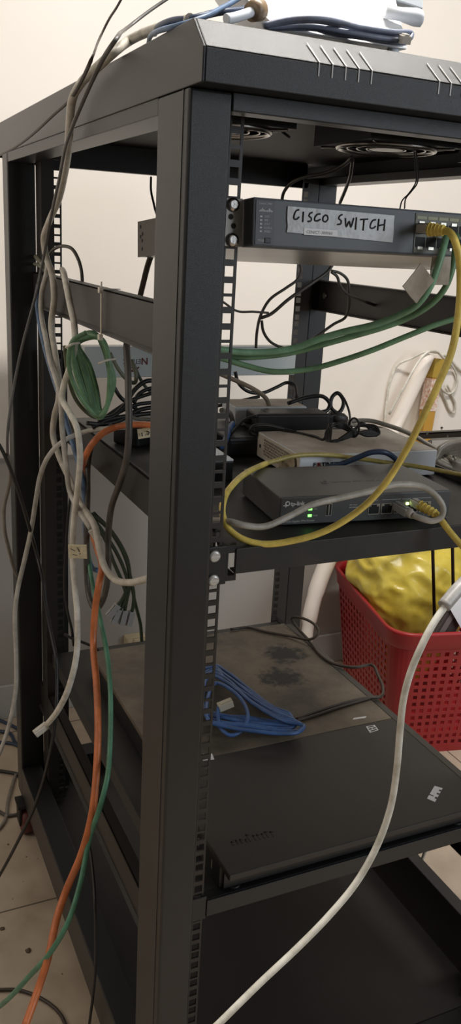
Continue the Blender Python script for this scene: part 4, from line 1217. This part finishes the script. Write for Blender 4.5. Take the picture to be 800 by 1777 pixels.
cable('power_cable', 'black cord rising past the rear of the switch left of the post', 'cord', C_BLACK, 4, [(262, 308, 700), (262, 330, 650), (266, 350, 600), (272, 372, 540), (280, 384, 500)])
cable('power_cable', 'brown cord hanging from the rear of the switch left of the post', 'cord', C_BROWN, 10, [(262, 444, 372), (256, 462, 390), (249, 490, 410), (242, 520, 430), (238, 545, 440)])
for pts, lab, w in (
        ([(444, 604), (446, 575), (452, 548), (468, 520), (496, 500), (516, 485), (522, 470), (520, 455)], 'dark cord bowing left below the switch', 5),
        ([(452, 552), (470, 545), (500, 520), (540, 492), (568, 472), (578, 458)], 'dark cord slanting up across the rear right post', 6),
        ([(575, 470), (590, 474), (603, 486), (606, 510), (604, 540), (598, 552), (580, 562), (560, 576), (540, 590), (520, 602)], 'dark cord looping right of the rear right post', 5),
        ([(575, 472), (585, 480), (590, 495), (600, 508), (630, 522), (680, 538), (750, 545), (810, 548)], 'dark cord draped along the right side rail', 5),
        ([(454, 556), (457, 575), (468, 592), (486, 602), (510, 607)], 'dark cord curling down below the switch', 5),
        ([(370, 512), (390, 526), (412, 540), (440, 541), (466, 543)], 'dark cord running right from the front rail below the switch', 4)):
    cable('power_cable', lab, 'cord', C_DGREY, w, pts, 560 if 'rail below' not in lab else 300)
cable('network_cable', 'beige cable dropping onto the white dusty box', 'cable', pvc('beige_cable_jacket', 176, 160, 138), 8, [(340, 630, 440), (385, 650, 460), (415, 663, 470), (445, 678, 480), (462, 692, 490), (468, 708, 500)])
cable('power_cable', 'black cord sagging below the printed box beside the rear right post', 'cord', C_BLACK, 6, [(408, 645, 640), (414, 665, 640), (430, 679, 640), (455, 682, 640), (480, 672, 640), (498, 664, 640), (510, 668, 630), (515, 690, 600)])
cable('power_cable', 'black cord resting behind the white dusty box', 'cord', C_BLACK, 6, [(370, 706, 590), (398, 700, 590), (425, 694, 590), (450, 688, 590)])
cable('power_cable', 'black cord with loops standing up beside the power brick', 'cord', C_BLACK, 7,
      [(500, 700, 470), (530, 690, 470), (560, 688, 465), (572, 700, 460), (568, 712, 455), (556, 716, 455), (574, 722, 455), (592, 712, 460), (596, 695, 465), (586, 682, 470), (576, 690, 470), (575, 708, 465), (590, 720, 460), (600, 728, 455)])
cable('power_cable', 'black cord dropping from the top loop onto the tied hank', 'cord', C_BLACK, 4, [(582, 682, 470), (594, 688, 460), (604, 708, 440), (608, 730, 400), (610, 742, 360)])
mb = MB(); a = at(580, 722, 460); mb.tube([at(572, 716, 462), a, at(602, 728, 455)], [5, 9, 5], 14, 3)
o = mb.build('inline_connector', mat('grey_black_rubber', rgb(66, 62, 58), 0.5), origin=a); tag(o, 'dark rubber connector hanging right of the power brick', 'plug')
pts = []
for i in range(5):
    pts += [(562 + 3 * i, 762 - 4 * i, 330), (572, 742 - i, 335), (595, 735 + 2 * i, 335), (612, 745 + i, 330), (628, 738 - i, 330), (652, 740 + 4 * i, 325), (658 - i, 752, 320), (636, 756 - 2 * i, 318), (612, 748 + 2 * i, 318), (595, 758 + i, 318), (574, 770 - i, 320)]
o, P, r = cable('tied_cable', 'black cord tied in a small bow-shaped hank on the firewall box', 'cord', C_BLACK, 5, [(490, 746, 400), (520, 752, 380), (548, 758, 350)] + pts)
a = at(614, 742, 322); mb = MB(); mb.ring(a, at(620, 742, 322) - a, 14, 1.6, 20, 6); mb.build('twist_tie', C_BLACK, o)
cable('power_cable', 'black cord lying in front of the power brick', 'cord', C_BLACK, 5, [(388, 770, 420), (405, 748, 415), (425, 728, 410), (446, 722, 405)])
cable('power_cable', 'black cord curling round the near end of the power brick', 'cord', C_BLACK, 6, [(520, 752, 400), (490, 744, 400), (460, 738, 400), (438, 741, 402), (434, 750, 405), (446, 756, 408)])
cable('network_cable', 'short blue cable behind the perforated front rail', 'cable', C_BLUE, 10, [(386, 775, 380), (392, 762, 400), (398, 745, 430), (404, 735, 450)])
cable('network_cable', 'grey looped cable between the front rail and the white dusty box', 'cable', C_GREY, 9, [(384, 712, 470), (398, 716, 480), (404, 735, 480), (402, 765, 470)])
cable('network_cable', 'uppermost grey cable running from the firewall box off to the right', 'cable', C_GREY, 8, [(545, 748, 470), (565, 738, 465), (600, 732, 460), (640, 730, 450), (672, 738, 430), (710, 752, 400), (755, 778, 360), (790, 798, 330), (830, 815, 320)])
cable('network_cable', 'lower grey cable running from the firewall box off to the right', 'cable', C_GREY, 7, [(552, 752, 455), (580, 742, 450), (625, 738, 445), (665, 745, 425), (705, 764, 395), (745, 785, 350), (780, 806, 330), (830, 820, 320)])
pts = []
for i in range(6):
    pts += [(752 + 4 * i, 800 - 2 * i, 330 + 5 * i), (765, 778 + 4 * i, 335 + 5 * i), (800, 766 + 5 * i, 340 + 5 * i), (840, 772 + 4 * i, 340), (850, 800, 330), (820, 812 - i, 325), (785, 812 - 3 * i, 325)]
cable('coiled_cable', 'thick grey cable coil at the right end of the mid shelf', 'cable', pvc('mid_grey_cable_jacket', 116, 110, 100), 12, pts)

# ================================================================== RIGHT BACKGROUND
# basket
bk = empty('basket', (1106, 930, 0), (0, 0, math.radians(-13)), label='red perforated plastic basket holding a yellow bag on the floor right of the rack', cat='basket')


def rrect(hx, hy, r, n=10):
    pts = []
    for cx, cy, a0 in ((hx - r, hy - r, 0), (-hx + r, hy - r, PI / 2), (-hx + r, -hy + r, PI), (hx - r, -hy + r, 1.5 * PI)):
        for i in range(n + 1):
            a = a0 + PI / 2 * i / n
            pts.append((cx + r * math.cos(a), cy + r * math.sin(a)))
    return pts


def resample(pts, N):
    L = [0]
    for i in range(len(pts)):
        a, b = pts[i], pts[(i + 1) % len(pts)]
        L.append(L[-1] + math.hypot(b[0] - a[0], b[1] - a[1]))
    out = []
    for k in range(N):
        s = L[-1] * k / N
        i = max(j for j in range(len(pts)) if L[j] <= s + 1e-9)
        t = (s - L[i]) / max(1e-9, L[i + 1] - L[i])
        a, b = pts[i], pts[(i + 1) % len(pts)]
        out.append((a[0] + (b[0] - a[0]) * t, a[1] + (b[1] - a[1]) * t))
    return out


BHX, BHY, BH = 205, 240, 356
NP = 140
cols = resample(rrect(BHX, BHY, 60), NP)


def bpt(c, z):
    k = 0.80 + 0.20 * (z / BH)
    return Vector((c[0] * k, c[1] * k, z))


mb = MB()
zl = [4.0]
z = 24.0
rowsz = []
while z < 300:
    rowsz.append((z, z + 12)); z += 20.5
lev = [0.0]
for a, b in rowsz:
    lev += [a, b]
lev += [316.0]
hole = set()
for i, (a, b) in enumerate(rowsz):
    hole.add(1 + 2 * i)
grid = [[mb.bm.verts.new(bpt(c, zz_)) for c in cols] for zz_ in lev]
quarter = NP // 4
for j in range(len(lev) - 1):
    for i in range(NP):
        ang = (i % 2 == 0)
        c = cols[i]
        corner = abs(c[0]) > BHX - 52 and abs(c[1]) > BHY - 52
        if j in hole and ang and not corner:
            continue
        mb.bm.faces.new((grid[j][i], grid[j][(i + 1) % NP], grid[j + 1][(i + 1) % NP], grid[j + 1][i]))
bb = mb.build('body', M_REDPL, bk, local=True, smooth=False)
so = bb.modifiers.new('thick', 'SOLIDIFY'); so.thickness = 0.003; so.offset = -1
mb = MB()
prev = None; first = None
prof = [(0.985, 312), (0.995, 315), (1.005, 334), (1.03, 352), (1.035, 357), (1.02, 361), (0.99, 359), (0.972, 346), (0.972, 315)]
rg = []
for k, zz_ in prof:
    rg.append([mb.bm.verts.new((c[0] * k, c[1] * k, zz_)) for c in cols])
for j in range(len(prof)):
    A, B = rg[j], rg[(j + 1) % len(prof)]
    for i in range(NP):
        mb.bm.faces.new((A[i], A[(i + 1) % NP], B[(i + 1) % NP], B[i]))
mb.build('rim', M_REDPL, bk, local=True, smooth=True)
mb = MB()
mb.bm.faces.new([mb.bm.verts.new((c[0] * 0.795, c[1] * 0.795, 3)) for c in resample(cols, 72)])
bt = mb.build('bottom', M_REDPL, bk, local=True)
so = bt.modifiers.new('thick', 'SOLIDIFY'); so.thickness = 0.003

# yellow bag
bag = bmesh.new()
bmesh.ops.create_icosphere(bag, subdivisions=6, radius=1.0)
for v in bag.verts:
    n = v.co.normalized()
    w = noise.noise(n * 1.6) * 0.06 + noise.turbulence(n * 4.0 + Vector((3, 1, 2)), 5, True) * 0.022
    cr = abs(noise.noise(Vector((n.x * 3 + n.z * 3, n.y * 3, n.z * 5)))) * 0.07 + abs(noise.noise(Vector((n.x * 9, n.y * 9 + n.z * 6, n.z * 14)))) * 0.013
    v.co = n * (1.0 + w - cr)
    zf = (v.co.z + 1) / 2
    k = 0.52 + 0.50 * min(1, zf * 1.2)
    v.co.x *= 188 * k; v.co.y *= 212 * k; v.co.z = v.co.z * 240
mb = MB(); mb.bm.free(); mb.bm = bag
bmesh.ops.transform(bag, matrix=Matrix.Translation((1070, 1004, 292)) @ Matrix.Rotation(math.radians(-13), 4, 'Z'), verts=bag.verts)
BM_ = Matrix.Translation((1106, 930, 0)) @ Matrix.Rotation(math.radians(-13), 4, 'Z')
BI_ = BM_.inverted()
for v in bag.verts:                      # the bag presses against the basket's inside walls
    p = BI_ @ v.co
    if p.z < 372:
        k = min(0.985, 0.80 + 0.20 * (p.z / BH)) - 0.03
        ease = 1.0 if p.z < 340 else 1.0 - (p.z - 340) / 32
        lx, ly = (BHX - 6) * k, (BHY - 6) * k
        d = ((abs(p.x) / lx) ** 6 + (abs(p.y) / ly) ** 6) ** (1 / 6)
        if d > 1:
            f = 1 / d
            p.x *= 1 - (1 - f) * ease; p.y *= 1 - (1 - f) * ease
        p.z = max(p.z, 6)
        v.co = BM_ @ p
o = mb.build('plastic_bag', M_YBAG, origin=(1045, 985, 30), smooth=True); tag(o, 'bulging yellow plastic bag stuffed in the red basket', 'bag')

# wire frame standing in the basket
wf = empty('wire_rack', (1120, 770, 300), label='dark slotted metal strip on thin rods standing in the red basket', cat='wire rack')
YW = 768
a = at(722, 757, YW); b = at(860, 760, YW)
mb = MB(); mb.box(a.x, b.x, YW, YW + 3, a.z - 7, a.z + 6); mb.box(a.x, b.x, YW, YW + 18, a.z + 4, a.z + 6)
st = mb.build('slotted_strip', M_WIRE, wf)
mb = MB()
for x, y in ((741, 752), (776, 757), (810, 758)):
    mb.cyl(at(x, y, YW - 0.6), at(x, y, YW + 1), 3.4, seg=10)
mb.build('strip_screws', M_CHROME, st)
for q0, q1 in (((746, 764), (754, 1075)), ((782, 764), (788, 1110)), ((818, 764), (826, 1130))):
    p0, p1 = at(q0[0], q0[1], YW + 2), at(q1[0], q1[1], YW + 2)
    mb = MB(); mb.tube([p0, p1], 4.0, 10, 1); mb.build('rod', M_WIRE, wf)
# things in the right of the basket
pp = MB()
v = [at(790, 1030, 748), at(776, 1048, 746), at(800, 1090, 738), at(850, 1060, 738), at(830, 990, 752)]
pp.bm.faces.new([pp.bm.verts.new(p) for p in v])
o = pp.build('paper_sheet', M_PAPER, origin=v[0]); tag(o, 'white paper sheet sticking out of the red basket at the right edge', 'paper')
so = o.modifiers.new('thick', 'SOLIDIFY'); so.thickness = 0.001
gb = empty('grey_case', (1120, 765, 250), label='dark grey plastic case wedged in the red basket below the white paper', cat='case')
def px_slab(q, y0, y1):
    return [at(x, y, y0) for x, y in q] + [at(x, y, y0) + Vector((0, y1 - y0, 0)) for x, y in q]


mb = MB(); mb.hexa(px_slab([(744, 1122), (768, 1136), (806, 1072), (788, 1042)], 752, 782))
mb.build('body', mat('dark_grey_case_plastic', rgb(70, 64, 62), 0.45), gb, bevel=3)
mb = MB(); mb.hexa(px_slab([(752, 1116), (758, 1120), (792, 1064), (787, 1058)], 750.4, 753))
mb.build('ridge', mat('light_grey_ridge', rgb(124, 116, 112), 0.5), gb)

# white roll leaning on the wall
rollp = [at(743, 616, 1236), at(716, 676, 1228), at(685, 742, 1216), at(620, 872, 1180), at(566, 980, 1140), at(546, 1035, 1115), at(535, 1085, 1092), at(531, 1120, 1076)]
mb = MB(); mb.tube(rollp, [19, 19, 20, 22, 23, 21, 16, 10], 28, 5)
o = mb.build('plastic_roll', M_ROLL, origin=rollp[-1], smooth=False); tag(o, 'long white plastic roll leaning against the wall behind the rack', 'roll')
# ochre carton leaning beside it
ct = empty('long_carton', at(738, 745, 1235), label='long narrow ochre carton with a white label leaning beside the white roll', cat='carton')
def slab(p, q, w, t):
    p, q = Vector(p), Vector(q); ax = (q - p).normalized(); side = Vector((1, 0, 0)); side = (side - ax * side.dot(ax)).normalized(); n = ax.cross(side)
    return [p - side * w - n * t, p + side * w - n * t, p + side * w + n * t, p - side * w + n * t, q - side * w - n * t, q + side * w - n * t, q + side * w + n * t, q - side * w + n * t]
A_ = at(722, 830, 1225); B_ = at(758, 622, 1240)
mb = MB(); mb.hexa(slab(A_, B_, 16, 16)); mb.build('box', M_CARTON, ct, bevel=1.5)
mb = MB(); mb.hexa(slab(at(742, 712, 1233), at(752, 657, 1237), 16.6, 16.8)); lb = mb.build('label_band', M_LABEL, ct, label='white printed label band')
mb = MB(); mb.hexa(slab(at(752, 655, 1237), at(758, 622, 1240), 16.6, 16.8)); mb.build('end_cap', M_OCHRE2, ct, label='mustard end')
# white cable loops on the wall
cable('hanging_cable', 'thin white cable hooked over the top of the white roll on the left', 'cable', C_WHITE, 4,
      [(668, 738, 1255), (670, 705, 1262), (677, 662, 1262), (690, 634, 1258), (714, 622, 1235), (738, 611, 1218), (760, 612, 1216)])
cable('hanging_cable', 'thin white cable looping from the roll top round to the right on the wall', 'cable', C_WHITE, 4,
      [(675, 719, 1166), (702, 670, 1154), (722, 634, 1156), (738, 614, 1170), (754, 609, 1190), (770, 622, 1230), (788, 640, 1258), (794, 660, 1260), (788, 678, 1260), (778, 683, 1260), (766, 674, 1255), (760, 664, 1250)])
cable('hanging_cable', 'white cable running from the roll top off the right edge along the wall', 'cable', C_WHITE, 5, [(770, 615, 1225), (785, 628, 1260), (800, 642, 1262), (830, 660, 1262)])
cable('hanging_cable', 'lower white cable loop hanging on the wall right of the carton', 'cable', C_GREYW, 4, [(764, 668, 1258), (772, 692, 1262), (782, 714, 1263), (788, 716, 1263), (790, 702, 1263), (784, 686, 1262), (776, 668, 1258)])
mb = MB(); c = at(766, 742, WY - 1); mb.tube([c, c - Vector((0, 4, 0))], 3, 8, 1); o = mb.build('wall_nail', M_DKCASE, origin=c); tag(o, 'small nail in the wall above the slotted strip', 'nail')
# ivory junction box on the wall behind the server
jb = empty('junction_box', (0, 0, 0), label='small ivory socket box on the wall behind the server', cat='socket')
c = at(232, 1112, WY - 14)
jb.location = Vector((c.x, WY, c.z)) * MM
mb = MB(); mb.box(c.x - 24, c.x + 30, WY - 26, WY, c.z - 20, c.z + 16); mb.build('case', mat('ivory_plastic', rgb(190, 176, 142), 0.45), jb, bevel=2)
mb = MB(); mb.box(c.x - 20, c.x - 8, WY - 28, WY - 24, c.z - 12, c.z + 12); mb.box(c.x - 2, c.x + 24, WY - 27.5, WY - 24, c.z - 10, c.z + 10); mb.build('cover_plate', mat('ivory_cover', rgb(206, 192, 160), 0.45), jb, bevel=1)
# crumbs of debris on the floor
mb = MB()
for (x, y, s) in ((3, 1611, 4.5), (49, 1650, 4.5), (22, 1560, 1.0), (14, 1465, 1.6), (66, 1490, 1.0), (46, 1487, 1.3), (108, 1690, 1.0), (40, 1530, .8)):
    p = at(x, y, ('z', 1.5))
    r_ = bmesh.ops.create_icosphere(mb.bm, subdivisions=1, radius=s, matrix=Matrix.Translation(p) @ Matrix.Diagonal((1.3, 1, 0.6, 1)))
    for v in r_['verts']:
        v.co += Vector((random.uniform(-.3, .3), random.uniform(-.3, .3), random.uniform(-.1, .2))) * s
o = mb.build('floor_debris', mat('brown_crumbs', rgb(98, 82, 66), 0.8), origin=at(30, 1600, ('z', 0))); tag(o, 'brown crumbs of debris scattered on the floor tiles', 'debris', kind='stuff')

# ================================================================== CAMERA
cam = bpy.data.cameras.new('camera')
cam.sensor_fit = 'AUTO'; cam.sensor_width = 36.0; cam.lens = FL / 1777 * 36.0
cam.clip_start = 0.02; cam.clip_end = 50
co = bpy.data.objects.new('camera', cam)
r_, u_, f_ = Vector(RM[0]), Vector(RM[1]), Vector(RM[2])
m = Matrix((r_, u_, -f_)).transposed().to_4x4()
m.translation = CAM * MM
co.matrix_world = m
COL.objects.link(co)
SC.camera = co

# ================================================================== LIGHT
def area(name, loc, aim, sx, sy, power, col):
    l = bpy.data.lights.new(name, 'AREA'); l.shape = 'RECTANGLE'; l.size = sx; l.size_y = sy; l.energy = power; l.color = col
    o = bpy.data.objects.new(name, l); o.location = loc
    d = Vector(aim) - Vector(loc); o.rotation_euler = d.to_track_quat('-Z', 'Y').to_euler()
    COL.objects.link(o)
    return o


area('ceiling_tube_light', (0.52, 0.04, 2.62), (0.52, 0.04, 0), 1.1, 0.14, 46, (1.0, 0.965, 0.92))
area('window_daylight', (2.1, -2.3, 1.7), (0.4, 0.3, 1.1), 1.3, 1.3, 32, (0.84, 0.92, 1.0))
area('left_fill_light', (-2.0, 0.3, 1.9), (0.0, 0.4, 1.1), 0.8, 1.2, 10, (1.0, 0.91, 0.82))  # added warm fill standing in for light bounced from the left
w = bpy.data.worlds.new('room_ambient'); SC.world = w; w.use_nodes = True
w.node_tree.nodes['Background'].inputs['Color'].default_value = (1.0, 0.92, 0.84, 1)
w.node_tree.nodes['Background'].inputs['Strength'].default_value = 0.10
vs = SC.view_settings
vs.view_transform = 'Standard'; vs.look = 'None'; vs.gamma = 1.0; vs.exposure = 0.0; vs.use_curve_mapping = False
for o in SC.objects:
    if '_r' in o: del o['_r']
